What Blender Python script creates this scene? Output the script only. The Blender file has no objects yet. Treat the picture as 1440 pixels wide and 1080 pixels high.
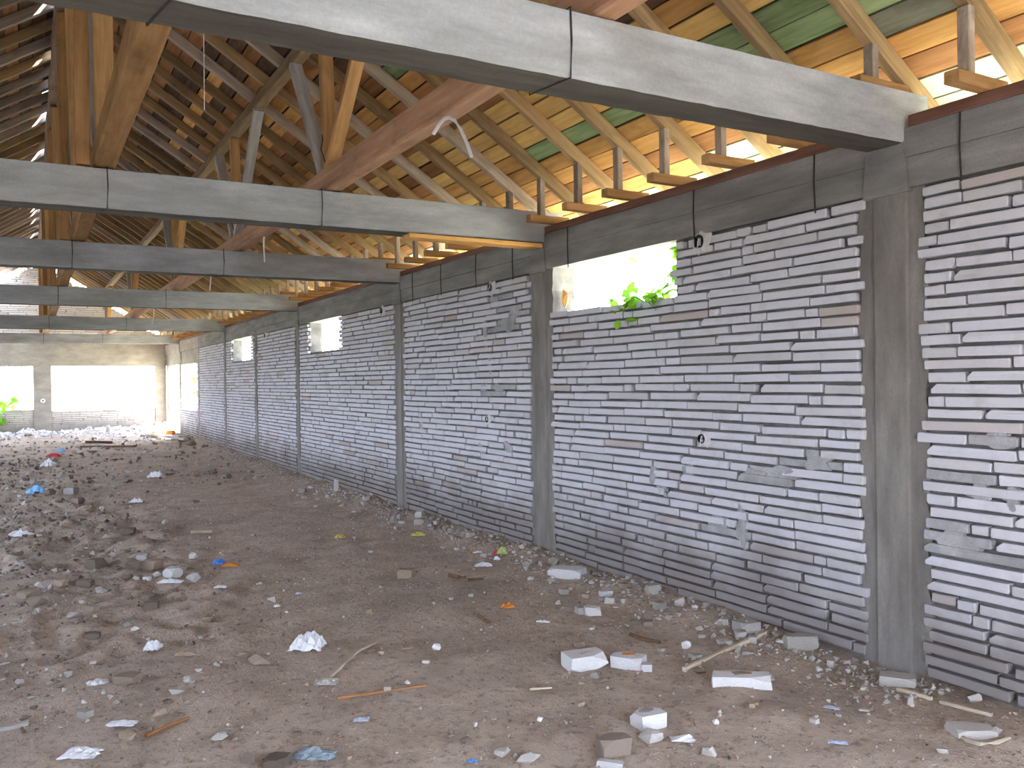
import bpy, bmesh, math, random
import numpy as np
from mathutils import Vector, Matrix, Euler
R = random.Random(7)
NR = np.random.RandomState(5)
S = bpy.context.scene
C = S.collection

# ------------------------------------------------------------------ camera
F_PX, YAW, PITCH, ROLL, EYE = 1192.0, 0.5193, -0.00465, -0.0128, 1.6
_cy, _sy, _cp, _sp = math.cos(YAW), math.sin(YAW), math.cos(PITCH), math.sin(PITCH)
FW = Vector((_sy*_cp, _cy*_cp, _sp)); _r = Vector((_cy, -_sy, 0)); _u = _r.cross(FW)
RT = _r*math.cos(ROLL) + _u*math.sin(ROLL); UP = _u*math.cos(ROLL) - _r*math.sin(ROLL)
camd = bpy.data.cameras.new('camera'); cam = bpy.data.objects.new('camera', camd); C.objects.link(cam)
camd.sensor_width = 36; camd.lens = F_PX*36/1440; camd.clip_start = 0.05; camd.clip_end = 400
M = Matrix.Identity(4)
for i in range(3):
    M[i][0], M[i][1], M[i][2] = RT[i], UP[i], -FW[i]
M[2][3] = EYE
cam.matrix_world = M
S.camera = cam

# ------------------------------------------------------------------ world, sun, exposure
S.view_settings.view_transform = 'Standard'; S.view_settings.look = 'None'
S.view_settings.gamma = 1; S.view_settings.use_curve_mapping = False
S.view_settings.exposure = 0.57
SKY, SUN = 12.5, 48.0
w = bpy.data.worlds.new('sky'); S.world = w; w.use_nodes = True
nt = w.node_tree; nt.nodes.clear()
tc = nt.nodes.new('ShaderNodeTexCoord'); sx = nt.nodes.new('ShaderNodeSeparateXYZ')
rp = nt.nodes.new('ShaderNodeValToRGB'); bg = nt.nodes.new('ShaderNodeBackground'); wo = nt.nodes.new('ShaderNodeOutputWorld')
rp.color_ramp.elements[0].position = 0.0; rp.color_ramp.elements[0].color = (0.79, 0.87, 1.0, 1)
rp.color_ramp.elements[1].position = 0.7; rp.color_ramp.elements[1].color = (0.55, 0.70, 1.0, 1)
nt.links.new(tc.outputs['Generated'], sx.inputs[0]); nt.links.new(sx.outputs['Z'], rp.inputs[0])
nt.links.new(rp.outputs[0], bg.inputs[0]); nt.links.new(bg.outputs[0], wo.inputs[0])
bg.inputs[1].default_value = SKY
sl = bpy.data.lights.new('sun', 'SUN'); sl.energy = SUN; sl.angle = math.radians(2.0); sl.color = (1, 0.97, 0.92)
so = bpy.data.objects.new('sun', sl); C.objects.link(so)
sd = Vector((-0.55, 0.42, -0.85)).normalized()
so.rotation_euler = sd.to_track_quat('-Z', 'Y').to_euler()
try:
    S.cycles.max_bounces = 8; S.cycles.diffuse_bounces = 6; S.cycles.glossy_bounces = 2
    S.cycles.transparent_max_bounces = 6; S.cycles.caustics_reflective = False
except Exception:
    pass

# ------------------------------------------------------------------ materials
def mat(name):
    m = bpy.data.materials.new(name); m.use_nodes = True
    n = m.node_tree; b = n.nodes['Principled BSDF']; b.inputs['Specular IOR Level'].default_value = 0.15
    b.inputs['Roughness'].default_value = 0.9
    return m, n, b
def N(n, t, **kw):
    x = n.nodes.new('ShaderNode'+t)
    for k, v in kw.items(): setattr(x, k, v)
    return x
def noise(n, vec, scale, detail=4, rough=0.6):
    x = N(n, 'TexNoise'); x.inputs['Scale'].default_value = scale; x.inputs['Detail'].default_value = detail
    x.inputs['Roughness'].default_value = rough
    if vec: n.links.new(vec, x.inputs['Vector'])
    return x.outputs[0]
def ramp(n, fac, stops):
    x = N(n, 'ValToRGB'); e = x.color_ramp.elements
    while len(e) < len(stops): e.new(0.5)
    for i, (p, c) in enumerate(stops):
        e[i].position = p; e[i].color = (*c, 1)
    n.links.new(fac, x.inputs[0]); return x.outputs[0]
def mix(n, fac, a, b, mode='MIX'):
    x = N(n, 'Mix', data_type='RGBA', blend_type=mode)
    for s, v in ((0, fac), (6, a), (7, b)):
        if isinstance(v, (int, float)): x.inputs[s].default_value = v
        elif isinstance(v, tuple): x.inputs[s].default_value = (*v, 1)
        else: n.links.new(v, x.inputs[s])
    return x.outputs[2]
def math_(n, op, a, b=None, c=None):
    x = N(n, 'Math', operation=op)
    for i, v in enumerate((a, b, c)):
        if v is None: continue
        if isinstance(v, (int, float)): x.inputs[i].default_value = v
        else: n.links.new(v, x.inputs[i])
    return x.outputs[0]
def mapr(n, v, a, b, c, d):
    x = N(n, 'MapRange'); n.links.new(v, x.inputs[0])
    for i, q in enumerate((a, b, c, d)): x.inputs[i+1].default_value = q
    return x.outputs[0]
def bump(n, b, h, strength, dist):
    x = N(n, 'Bump'); x.inputs['Strength'].default_value = strength; x.inputs['Distance'].default_value = dist
    n.links.new(h, x.inputs['Height']); n.links.new(x.outputs[0], b.inputs['Normal'])
def objvec(n, scale=(1, 1, 1), shift=True):
    t = N(n, 'TexCoord'); mp = N(n, 'Mapping'); mp.inputs['Scale'].default_value = scale
    n.links.new(t.outputs['Object'], mp.inputs['Vector'])
    if shift:
        oi = N(n, 'ObjectInfo'); v = N(n, 'VectorMath', operation='SCALE'); v.inputs[0].default_value = (37, 91, 53)
        n.links.new(oi.outputs['Random'], v.inputs['Scale']); n.links.new(v.outputs[0], mp.inputs['Location'])
    return mp.outputs[0]
def wpos(n, scale=(1, 1, 1)):
    g = N(n, 'NewGeometry'); mp = N(n, 'Mapping'); mp.inputs['Scale'].default_value = scale
    n.links.new(g.outputs['Position'], mp.inputs['Vector']); return mp.outputs[0], g
def rnd(n):
    oi = N(n, 'ObjectInfo'); g = N(n, 'NewGeometry')
    s = math_(n, 'ADD', oi.outputs['Random'], g.outputs['Random Per Island'])
    return math_(n, 'FRACT', s)
def sc(c, k): return tuple(x*k for x in c)

def wood(name, dark, light, grain=1.0, var=0.35):
    m, n, b = mat(name)
    v = objvec(n, (1.2, 14, 14))
    a = noise(n, v, 1.6, 6, 0.65)
    col = ramp(n, a, [(0.3, dark), (0.7, light)])
    v2 = objvec(n, (3, 5, 5)); k = noise(n, v2, 1.1, 3)
    col = mix(n, mapr(n, k, 0.55, 0.75, 0, 0.5), col, sc(dark, 0.55))
    rv = rnd(n); br = mapr(n, rv, 0, 1, 1-var, 1+var)
    hs = N(n, 'HueSaturation'); n.links.new(col, hs.inputs['Color']); n.links.new(br, hs.inputs['Value'])
    n.links.new(hs.outputs[0], b.inputs['Base Color']); bump(n, b, a, 0.35*grain, 0.006)
    b.inputs['Roughness'].default_value = 0.8
    return m
def concrete(name, dark, light, stain, sc_=1.0, streak=(1, 1, 1)):
    m, n, b = mat(name)
    v, g = wpos(n, streak)
    a = noise(n, v, 3.0*sc_, 8, 0.65); c2 = noise(n, v, 0.9*sc_, 4, 0.6)
    v3, _ = wpos(n); fine = noise(n, v3, 60, 4, 0.7)
    col = ramp(n, a, [(0.32, dark), (0.68, light)])
    col = mix(n, mapr(n, c2, 0.5, 0.7, 0, 0.75), col, stain)
    col = mix(n, mapr(n, fine, 0.35, 0.75, 0.25, 0), col, sc(dark, 0.6))
    n.links.new(col, b.inputs['Base Color'])
    h = math_(n, 'ADD', math_(n, 'MULTIPLY', fine, 0.35), a)
    bump(n, b, h, 0.5, 0.012)
    return m
MAT = {}
MAT['beam'] = concrete('beam_concrete', (0.29, 0.30, 0.31), (0.52, 0.53, 0.55), (0.25, 0.245, 0.235), 1.0, (0.55, 1, 2.6))
MAT['ring'] = concrete('ring_concrete', (0.165, 0.16, 0.158), (0.32, 0.312, 0.31), (0.125, 0.12, 0.115), 1.0, (1, 0.5, 3))
MAT['soffit'] = concrete('dark_soffit', (0.07, 0.063, 0.055), (0.15, 0.138, 0.12), (0.055, 0.048, 0.04), 1.0, (.4, 3, 3))  # darker brown concrete for the undersides of the cross beams
MAT['column'] = concrete('column_concrete', (0.17, 0.158, 0.145), (0.29, 0.275, 0.255), (0.13, 0.118, 0.105), 1.3, (2.5, 2.5, 0.6))
MAT['mortar'] = concrete('mortar', (0.10, 0.095, 0.09), (0.22, 0.21, 0.205), (0.075, 0.07, 0.065), 2.2)  # mortar darkened so the recessed joints look shadowed
MAT['patch'] = concrete('mortar_smear', (0.29, 0.29, 0.30), (0.45, 0.45, 0.47), (0.22, 0.215, 0.215), 3.0)
MAT['endcon'] = concrete('end_concrete', (0.25, 0.22, 0.19), (0.39, 0.35, 0.30), (0.20, 0.17, 0.145), 0.8, (1, 1, 2))

def brick_mat(name, c1, c2, c3, cd):
    m, n, b = mat(name)
    r = rnd(n)
    col = ramp(n, r, [(0.0, c2), (0.3, c1), (0.75, c1), (0.93, c1), (1.0, c3)])
    v, g = wpos(n); a = noise(n, v, 9, 6, 0.65); f = noise(n, v, 45, 4, 0.7)
    col = mix(n, mapr(n, a, 0.53, 0.72, 0, 0.55), col, (0.40, 0.385, 0.385))
    col = mix(n, mapr(n, f, 0.56, 0.72, 0, 0.4), col, (0.42, 0.41, 0.41))
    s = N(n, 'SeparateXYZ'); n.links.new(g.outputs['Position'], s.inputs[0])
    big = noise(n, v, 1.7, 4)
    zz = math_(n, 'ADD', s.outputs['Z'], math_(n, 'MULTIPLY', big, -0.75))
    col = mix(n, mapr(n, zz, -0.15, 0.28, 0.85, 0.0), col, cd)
    n.links.new(col, b.inputs['Base Color']); bump(n, b, math_(n, 'ADD', f, a), 0.35, 0.006)
    return m
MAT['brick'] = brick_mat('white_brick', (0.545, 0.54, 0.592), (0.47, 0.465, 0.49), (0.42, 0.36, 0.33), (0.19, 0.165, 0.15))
MAT['endbrick'] = brick_mat('far_brick', (0.56, 0.51, 0.455), (0.46, 0.41, 0.365), (0.38, 0.30, 0.255), (0.30, 0.26, 0.225))

WOODS = {
    'rafter': wood('rafter_pine', (0.22, 0.14, 0.07), (0.40, 0.27, 0.14)),
    'oldrafter': wood('rafter_greyed', (0.24, 0.185, 0.14), (0.44, 0.36, 0.29)),
    'timber': wood('timber_pink', (0.30, 0.165, 0.10), (0.50, 0.30, 0.19), 1, 0.15),
    'post': wood('post_pine', (0.30, 0.16, 0.065), (0.52, 0.30, 0.13), 1, 0.2),
    'grey': wood('grey_weathered', (0.27, 0.25, 0.23), (0.47, 0.44, 0.40), 1, 0.15),
    'plate': wood('plate_redbrown', (0.115, 0.055, 0.04), (0.22, 0.115, 0.085), 1, 0.15),
    'orange': wood('board_orange', (0.44, 0.215, 0.07), (0.70, 0.40, 0.14)),
    'yellow': wood('board_yellow', (0.44, 0.27, 0.09), (0.66, 0.44, 0.17)),
    'green': wood('board_mossy', (0.14, 0.20, 0.09), (0.31, 0.39, 0.21)),
    'moss': wood('board_grey_moss', (0.17, 0.17, 0.12), (0.33, 0.33, 0.26)),
    'brown': wood('board_brown', (0.23, 0.105, 0.043), (0.41, 0.20, 0.085)),
    'dark': wood('board_dark', (0.10, 0.062, 0.04), (0.22, 0.13, 0.08)),
    'pale': wood('board_pale', (0.44, 0.46, 0.34), (0.66, 0.66, 0.52)),
    'lath': wood('lath_pale', (0.40, 0.33, 0.24), (0.62, 0.54, 0.42)),
}
def plain(name, c, rough=0.8, var=0.12, trans=0.0):
    m, n, b = mat(name)
    v = objvec(n); a = noise(n, v, 14, 4)
    r = mapr(n, rnd(n), 0, 1, 1-var, 1+var)
    col = mix(n, mapr(n, a, 0.35, 0.7, 0, 0.5), c, sc(c, 0.68))
    hs = N(n, 'HueSaturation'); n.links.new(col, hs.inputs['Color']); n.links.new(r, hs.inputs['Value'])
    n.links.new(hs.outputs[0], b.inputs['Base Color']); b.inputs['Roughness'].default_value = rough
    bump(n, b, a, 0.4, 0.01)
    return m
MAT['cover'] = plain('roof_felt', (0.035, 0.03, 0.028))
MAT['wire'] = plain('tie_wire', (0.035, 0.03, 0.03), 0.6)
MAT['black'] = plain('black_plastic', (0.012, 0.012, 0.013), 0.5)
MAT['white'] = plain('white_plastic', (0.75, 0.75, 0.76), 0.4, 0.05)
MAT['paper'] = plain('paper', (0.74, 0.74, 0.77), 0.8, 0.08)
MAT['bluepaper'] = plain('bluish_paper', (0.50, 0.55, 0.70), 0.8, 0.06)
MAT['blue'] = plain('blue_plastic', (0.07, 0.20, 0.55), 0.5, 0.1)
MAT['skyblue'] = plain('skyblue_plastic', (0.22, 0.48, 0.78), 0.5, 0.1)
MAT['red'] = plain('red_plastic', (0.55, 0.05, 0.07), 0.5, 0.1)
MAT['yellow'] = plain('yellow_plastic', (0.60, 0.52, 0.13), 0.6, 0.1)
MAT['orange'] = plain('orange_clay', (0.60, 0.23, 0.05), 0.8, 0.1)
MAT['foam'] = plain('orange_foam', (0.62, 0.32, 0.10), 0.8, 0.1)
MAT['whitestone'] = plain('white_chunk', (0.62, 0.61, 0.61), 0.9, 0.14)
MAT['dusty'] = plain('dusty_chip', (0.43, 0.405, 0.38), 0.9, 0.25)
MAT['greystone'] = plain('grey_chunk', (0.40, 0.375, 0.345), 0.9, 0.22)
MAT['brownstone'] = plain('brown_stone', (0.33, 0.255, 0.195), 0.9, 0.2)
MAT['clod'] = plain('dirt_clod', (0.19, 0.15, 0.122), 0.95, 0.3)
MAT['rag'] = plain('bluegrey_rag', (0.24, 0.29, 0.33), 0.9, 0.1)
MAT['green_stuff'] = plain('lime_plastic', (0.42, 0.55, 0.18), 0.6, 0.1)
MAT['bark'] = plain('bark', (0.16, 0.12, 0.09))

def leafmat(name, c):
    m, n, b = mat(name)
    r = mapr(n, rnd(n), 0, 1, 0.7, 1.25)
    hs = N(n, 'HueSaturation'); hs.inputs['Color'].default_value = (*c, 1); n.links.new(r, hs.inputs['Value'])
    n.links.new(hs.outputs[0], b.inputs['Base Color'])
    t = N(n, 'BsdfTranslucent'); n.links.new(hs.outputs[0], t.inputs['Color'])
    ms = N(n, 'MixShader'); ms.inputs[0].default_value = 0.45
    n.links.new(b.outputs[0], ms.inputs[1]); n.links.new(t.outputs[0], ms.inputs[2])
    n.links.new(ms.outputs[0], n.nodes['Material Output'].inputs[0])
    return m
MAT['leaf'] = leafmat('leaf', (0.28, 0.58, 0.05))
MAT['treeleaf'] = leafmat('tree_leaf', (0.22, 0.30, 0.16))  # paled to put overexposure into the leaf colour

def floor_mat():
    m, n, b = mat('dirt_floor')
    v, g = wpos(n)
    a = noise(n, v, 0.55, 5, 0.6); c = noise(n, v, 3.2, 6, 0.65); f = noise(n, v, 22, 6, 0.7); ff = noise(n, v, 90, 3, 0.7)
    col = ramp(n, c, [(0.30, (0.37, 0.287, 0.222)), (0.55, (0.51, 0.41, 0.33)), (0.75, (0.58, 0.485, 0.40))])
    col = mix(n, mapr(n, a, 0.52, 0.68, 0, 0.6), col, (0.26, 0.212, 0.18))
    col = mix(n, mapr(n, f, 0.53, 0.66, 0, 0.8), col, (0.215, 0.165, 0.13))
    col = mix(n, mapr(n, ff, 0.60, 0.70, 0, 0.7), col, (0.46, 0.41, 0.36))
    vo = N(n, 'TexVoronoi'); vo.inputs['Scale'].default_value = 26; n.links.new(v, vo.inputs['Vector'])
    sp = N(n, 'SeparateColor'); n.links.new(vo.outputs['Color'], sp.inputs[0])
    msk = math_(n, 'MULTIPLY', mapr(n, vo.outputs['Distance'], 0.16, 0.22, 1, 0), mapr(n, sp.outputs[0], 0.80, 0.84, 0, 0.8))
    col = mix(n, msk, col, (0.50, 0.46, 0.42))
    n.links.new(col, b.inputs['Base Color'])
    h = math_(n, 'ADD', math_(n, 'MULTIPLY', f, 0.7), math_(n, 'ADD', math_(n, 'MULTIPLY', ff, 0.3), math_(n, 'MULTIPLY', msk, 0.5)))
    bump(n, b, h, 0.9, 0.03)
    return m
MAT['floor'] = floor_mat()
def ground_mat():
    m, n, b = mat('outside_ground')
    v, g = wpos(n); a = noise(n, v, 0.6, 5)
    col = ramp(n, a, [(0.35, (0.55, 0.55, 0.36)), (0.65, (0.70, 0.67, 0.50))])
    n.links.new(col, b.inputs['Base Color']); return m
MAT['ground'] = ground_mat()
MAT['yard'] = plain('yard', (0.20, 0.20, 0.17))  # unseen ground darkened to cut the warm bounce indoors

# ------------------------------------------------------------------ object helpers
def tag(o, label=None, cat=None, group=None, kind=None):
    for k, v in (('label', label), ('category', cat), ('group', group), ('kind', kind)):
        if v: o[k] = v
    return o
def link(name, me, m=None, parent=None, mw=None):
    if m is not None and not me.materials: me.materials.append(m)
    o = bpy.data.objects.new(name, me); C.objects.link(o)
    if parent is not None: o.parent = parent
    if mw is not None: o.matrix_basis = mw
    return o
def empty(name, loc=(0, 0, 0)):
    o = bpy.data.objects.new(name, None); C.objects.link(o); o.location = loc; o.empty_display_size = 0.1; return o
class MB:
    def __init__(s): s.v = []; s.f = []
    def add(s, vs, fs):
        k = len(s.v); s.v += [tuple(x) for x in vs]; s.f += [[i+k for i in f] for f in fs]; return s
    def box(s, x0, x1, y0, y1, z0, z1):
        return s.add([(x0, y0, z0), (x1, y0, z0), (x1, y1, z0), (x0, y1, z0), (x0, y0, z1), (x1, y0, z1), (x1, y1, z1), (x0, y1, z1)],
                     [(0, 3, 2, 1), (4, 5, 6, 7), (0, 1, 5, 4), (1, 2, 6, 5), (2, 3, 7, 6), (3, 0, 4, 7)])
    def tube(s, pts, r, n=6):
        pts = [Vector(p) for p in pts]; rings = []
        for i, p in enumerate(pts):
            d = (pts[min(i+1, len(pts)-1)] - pts[max(i-1, 0)]).normalized()
            a = d.orthogonal().normalized(); b = d.cross(a)
            rr = r[i] if isinstance(r, (list, tuple)) else r
            rings.append([p + (a*math.cos(t)+b*math.sin(t))*rr for t in [2*math.pi*j/n for j in range(n)]])
        vs = [q for ring in rings for q in ring]; fs = []
        for i in range(len(pts)-1):
            for j in range(n):
                fs.append((i*n+j, i*n+(j+1) % n, (i+1)*n+(j+1) % n, (i+1)*n+j))
        fs.append(tuple(range(n))[::-1]); fs.append(tuple((len(pts)-1)*n+j for j in range(n)))
        return s.add(vs, fs)
    def mesh(s, name):
        me = bpy.data.meshes.new(name); me.from_pydata(s.v, [], s.f); me.update(); return me
def beveled_bar(name, L, W, H, jit=0.004, seg=3, seed=0):
    """bar along local X from 0..L, centred in Y/Z, with chamfered slightly uneven edges"""
    r = random.Random(seed); mb = MB(); c = min(W, H)*0.09; rings = []
    for i in range(seg+1):
        x = L*i/seg; dy, dz = r.uniform(-jit, jit), r.uniform(-jit, jit); w2, h2 = W/2, H/2
        if i in (0, seg): dy = dz = 0
        rings.append([(x, y+dy, z+dz) for y, z in ((-w2+c, -h2), (w2-c, -h2), (w2, -h2+c), (w2, h2-c), (w2-c, h2), (-w2+c, h2), (-w2, h2-c), (-w2, -h2+c))])
    vs = [q for g in rings for q in g]; fs = []
    for i in range(seg):
        for j in range(8): fs.append((i*8+j, i*8+(j+1) % 8, (i+1)*8+(j+1) % 8, (i+1)*8+j))
    fs.append(tuple(range(8))[::-1]); fs.append(tuple(seg*8+j for j in range(8)))
    mb.add(vs, fs); return mb.mesh(name)
def bar_between(name, p, q, W, H, m, parent=None, up=(0, 0, 1), seed=0, jit=0.004):
    p, q = Vector(p), Vector(q); L = (q-p).length; x = (q-p)/L; z = Vector(up); z = (z - x*z.dot(x))
    if z.length < 1e-3: z = Vector((0, 1, 0)) - x*x.y
    z.normalize(); y = z.cross(x)
    mw = Matrix.Identity(4)
    for i in range(3): mw[i][0], mw[i][1], mw[i][2], mw[i][3] = x[i], y[i], z[i], p[i]
    if parent is not None: mw = parent.matrix_basis.inverted() @ mw
    return link(name, beveled_bar(name, L, W, H, jit, max(2, int(L/0.8)), seed), m, parent, mw)

# value noise for the terrain
_G = NR.rand(256, 256)
def vnoise(x, y):
    xi, yi = np.floor(x).astype(int), np.floor(y).astype(int); fx, fy = x-xi, y-yi
    fx, fy = fx*fx*(3-2*fx), fy*fy*(3-2*fy); g = lambda a, b: _G[a % 256, b % 256]
    return (g(xi, yi)*(1-fx)+g(xi+1, yi)*fx)*(1-fy)+(g(xi, yi+1)*(1-fx)+g(xi+1, yi+1)*fx)*fy
def sm(a, b, t): t = np.clip((t-a)/(b-a), 0, 1); return t*t*(3-2*t)
def hz(x, y):
    x, y = np.asarray(x, float), np.asarray(y, float)
    h = 0.05*(vnoise(x*0.7+9, y*0.7)-0.5) + 0.035*(vnoise(x*2.3, y*2.3+40)-0.5) + 0.018*(vnoise(x*6+3, y*6)-0.5)+0.010*(vnoise(x*15, y*15)-0.5)
    rough = sm(4.5, 6, y)*(1-sm(12, 16, y))*(1-sm(0.9, 1.9, x))
    h = h + rough*(0.06*(vnoise(x*3.1+70, y*3.1)-0.42)+0.05*(vnoise(x*8, y*8+11)-0.5)+0.03*(vnoise(x*17, y*17+5)-0.5))
    h = h + 0.05*sm(3.5, 4.0, x)*(0.4+vnoise(x*3, y*2.4+5)) * sm(3.2, 4.5, y)
    far = sm(17, 27, y)
    h = h + far*(0.06 + 0.16*sm(27, 30.5, y)*vnoise(x*2.2, y*1.4) + 0.10*(vnoise(x*1.9+4, y*1.5)-0.5))
    return h
def at_floor(u, v):
    """floor point seen at a place of the photograph (1440 x 1080)"""
    d = FW + RT*((u-720)/F_PX) - UP*((v-540)/F_PX); z = 0.0
    for _ in range(6):
        t = (z-EYE)/d.z; x, y = d.x*t, d.y*t; z = float(hz(x, y))
    return Vector((x, y, z)), t      # t = camera depth

# ------------------------------------------------------------------ plan
XW = 4.071                                     # inner face of the right wall
COL = [-0.8, 2.98, 6.60, 10.01, 14.61, 17.70, 20.84, 24.44, 27.73, 30.80]
BEAMS = [1, 2, 3, 4, 6, 8]                     # columns that carry a cross beam
YEND, YREAR = 30.80, -1.9
ZL, ZR = 2.595, 2.912                          # underside and top of the ring beam
ZB0, ZB1 = 2.84, 3.117                         # cross beams
XL = -3.33                                     # left wall
XR = 0.37                                      # ridge
SLOPE = math.atan(0.65); CA, SA = math.cos(SLOPE), math.sin(SLOPE)
def zraf(x): return 3.37 + 0.65*(3.9-(x if x >= XR else 2*XR-x))      # underside of the rafters

# ------------------------------------------------------------------ floor and outside ground
def make_floor():
    xs = np.arange(-3.4, 4.2, 0.05); ys = np.concatenate([np.arange(YREAR-0.2, 12, 0.05), np.arange(12, 31.2, 0.1)])
    X, Y = np.meshgrid(xs, ys); Z = hz(X, Y); nx, ny = len(xs), len(ys)
    vs = np.stack([X, Y, Z], -1).reshape(-1, 3)
    i = (np.arange(ny-1)[:, None]*nx+np.arange(nx-1)[None]).reshape(-1)
    fs = np.stack([i, i+1, i+nx+1, i+nx], -1)
    me = bpy.data.meshes.new('floor'); me.from_pydata(vs.tolist(), [], fs.tolist()); me.polygons.foreach_set('use_smooth', [True]*len(fs))
    o = link('floor', me, MAT['floor'])
    tag(o, 'bare trampled brown dirt floor of the derelict hall', 'floor', kind='structure')
make_floor()
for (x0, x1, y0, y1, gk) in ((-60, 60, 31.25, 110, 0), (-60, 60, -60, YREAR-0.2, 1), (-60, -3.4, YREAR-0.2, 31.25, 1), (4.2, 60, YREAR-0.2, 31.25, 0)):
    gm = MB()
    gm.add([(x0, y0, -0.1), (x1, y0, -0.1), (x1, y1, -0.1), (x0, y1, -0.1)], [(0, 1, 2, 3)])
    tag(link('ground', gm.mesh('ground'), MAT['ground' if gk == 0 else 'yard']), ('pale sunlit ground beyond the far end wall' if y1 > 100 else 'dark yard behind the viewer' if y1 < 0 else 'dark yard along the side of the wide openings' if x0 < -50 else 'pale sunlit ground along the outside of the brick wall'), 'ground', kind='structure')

# ------------------------------------------------------------------ bricks
CH = 0.0645
def brick_shape(L, H, D, rr, n_side=2):
    """uneven brick: front (x=0, faces -X) outline in Y/Z with a chamfer ring, open back at x=D"""
    pts = []; c = 0.008
    top = [(-L/2+c*rr.uniform(.5, 1.6), H/2-rr.uniform(0, .003))] + [(rr.uniform(-.25, .25)*L, H/2-rr.uniform(0, .004))] + [(L/2-c*rr.uniform(.5, 1.6), H/2-rr.uniform(0, .003))]
    rgt = [(L/2-rr.uniform(0, .005), H/2-c*rr.uniform(.6, 1.4)), (L/2-rr.uniform(0, .005), -H/2+c*rr.uniform(.6, 1.4))]
    bot = [(L/2-c*rr.uniform(.5, 1.6), -H/2+rr.uniform(0, .003)), (rr.uniform(-.25, .25)*L, -H/2+rr.uniform(0, .004)), (-L/2+c*rr.uniform(.5, 1.6), -H/2+rr.uniform(0, .003))]
    lft = [(-L/2+rr.uniform(0, .005), -H/2+c*rr.uniform(.6, 1.4)), (-L/2+rr.uniform(0, .005), H/2-c*rr.uniform(.6, 1.4))]
    if rr.random() < 0.3:        # a broken corner
        k = rr.uniform(.012, .03); j = rr.choice((0, 1))
        if j: rgt[0] = (L/2-.003, H/2-k); top[2] = (L/2-k*rr.uniform(.8, 2), H/2)
        else: lft[0] = (-L/2+.003, -H/2+k); bot[2] = (-L/2+k*rr.uniform(.8, 2), -H/2)
    out = top+rgt+bot+lft; n = len(out)
    f = 0.93
    vs = [(rr.uniform(-.002, .002), y*(1-.012/L)*1.0 if True else y, z*f) for y, z in out] + [(.0045, y, z) for y, z in out] + [(D, y, z) for y, z in out]
    fs = [tuple(range(n))]
    for i in range(n):
        j = (i+1) % n
        fs += [(j, i, n+i, n+j), (n+j, n+i, 2*n+i, 2*n+j)]
    return vs, fs
rb = random.Random(11)
PROTO = []
for L in (0.50, 0.30, 0.13):
    ms = []
    for k in range(8):
        mb = MB().add(*brick_shape(L, 0.052, 0.07, rb)); me = mb.mesh('brick'); me.materials.append(MAT['brick']); ms.append(me)
    PROTO.append((L, ms))
def brick_rows(y0, y1, z0, z1, rr, holes=(), tooth=0.035):
    """list of (yc, zc, L) over the panel; bricks stop at the holes (ya, yb, za, zb)"""
    out = []; nrow = max(1, round((z1-z0)/CH)); ch = (z1-z0)/nrow
    for r in range(nrow):
        zc = z0+(r+.5)*ch; y = y0 - rr.uniform(-tooth, tooth) - 0.0; end = y1 + rr.uniform(-tooth, tooth)
        first = True
        while y < end-0.03:
            q = rr.random(); L = rr.uniform(.46, .53) if q < .68 else rr.uniform(.24, .40) if q < .90 else rr.uniform(.09, .17)
            if first: L = rr.choice((L, L*.55)); first = False
            if end-(y+L) < 0.08: L = end-y
            if L > .64: L *= .5
            a, b = y, y+L; segs = [(a, b)]
            for (ha, hb, za, zb) in holes:
                if za < zc < zb:
                    j = rr.uniform(-.06, .06); ns = []
                    for (s, e) in segs:
                        if e <= ha+j or s >= hb+j: ns.append((s, e))
                        else:
                            if s < ha+j-.03: ns.append((s, ha+j))
                            if e > hb+j+.03: ns.append((hb+j, e))
                    segs = ns
            for s, e in segs:
                g = rr.uniform(.004, .013) if rr.random() < .9 else rr.uniform(.02, .04)
                if e-s-g > .035: out.append(((s+e-g)/2, zc, e-s-g))
            y += L
    return out, ch
WIN = {0: (-0.62, 0.85, 0.0, 2.25), 1: (4.76, 6.46, 2.185, 2.62), 3: (12.33, 13.98, 2.10, 2.62), 5: (18.16, 20.09, 2.10, 2.62),  # first entry is an unseen doorway added to light the near floor
       7: (24.80, 27.60, 0.85, 2.20), 8: (27.90, 30.45, 0.0, 2.22)}
def at_wall(u, v):
    d = FW + RT*((u-720)/F_PX) - UP*((v-540)/F_PX); t = XW/d.x; return d.y*t, EYE+d.z*t
SMEARS = [(1042, 740, .05, .12, 1), (1010, 735, .10, .05, 1), (968, 665, .06, .06, 1), (918, 668, .04, .08, 1), (1100, 668, .14, .05, 1), (1150, 650, .1, .05, 1), (1058, 665, .1, .03, 1), (930, 690, .06, .04, 1),
        (682, 470, .05, .16, 2), (688, 510, .035, .13, 2), (712, 455, .14, .09, 2), (722, 440, .10, .06, 2), (696, 425, .09, .06, 2), (702, 547, .10, .06, 2), (680, 545, .07, .05, 2), (592, 600, .05, .13, 2), (645, 615, .04, .04, 2), (675, 630, .08, .05, 2), (715, 630, .09, .05, 2),
        (1376, 690, .07, .05, 0), (1350, 760, .1, .06, 0), (1400, 620, .08, .04, 0), (1420, 700, .05, .05, 0)]
SM = [(at_wall(u, v), wy, wz, p) for u, v, wy, wz, p in SMEARS]
WALL_LABEL = ['white brick panel of the long wall at the edge beside the first column', 'white brick panel of the long wall with the wide bright window and plant',
 'white brick panel of the long wall between second and third columns, without window', 'white brick panel of the long wall with the second small window',
 'narrow windowless white brick panel before the third small window', 'white brick panel of the long wall with the third small window',
 'windowless white brick panel between third small window and low-sill opening', 'low brick parapet under the tall opening near the far corner', 'doorway bay of the long wall at the far corner']
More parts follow.
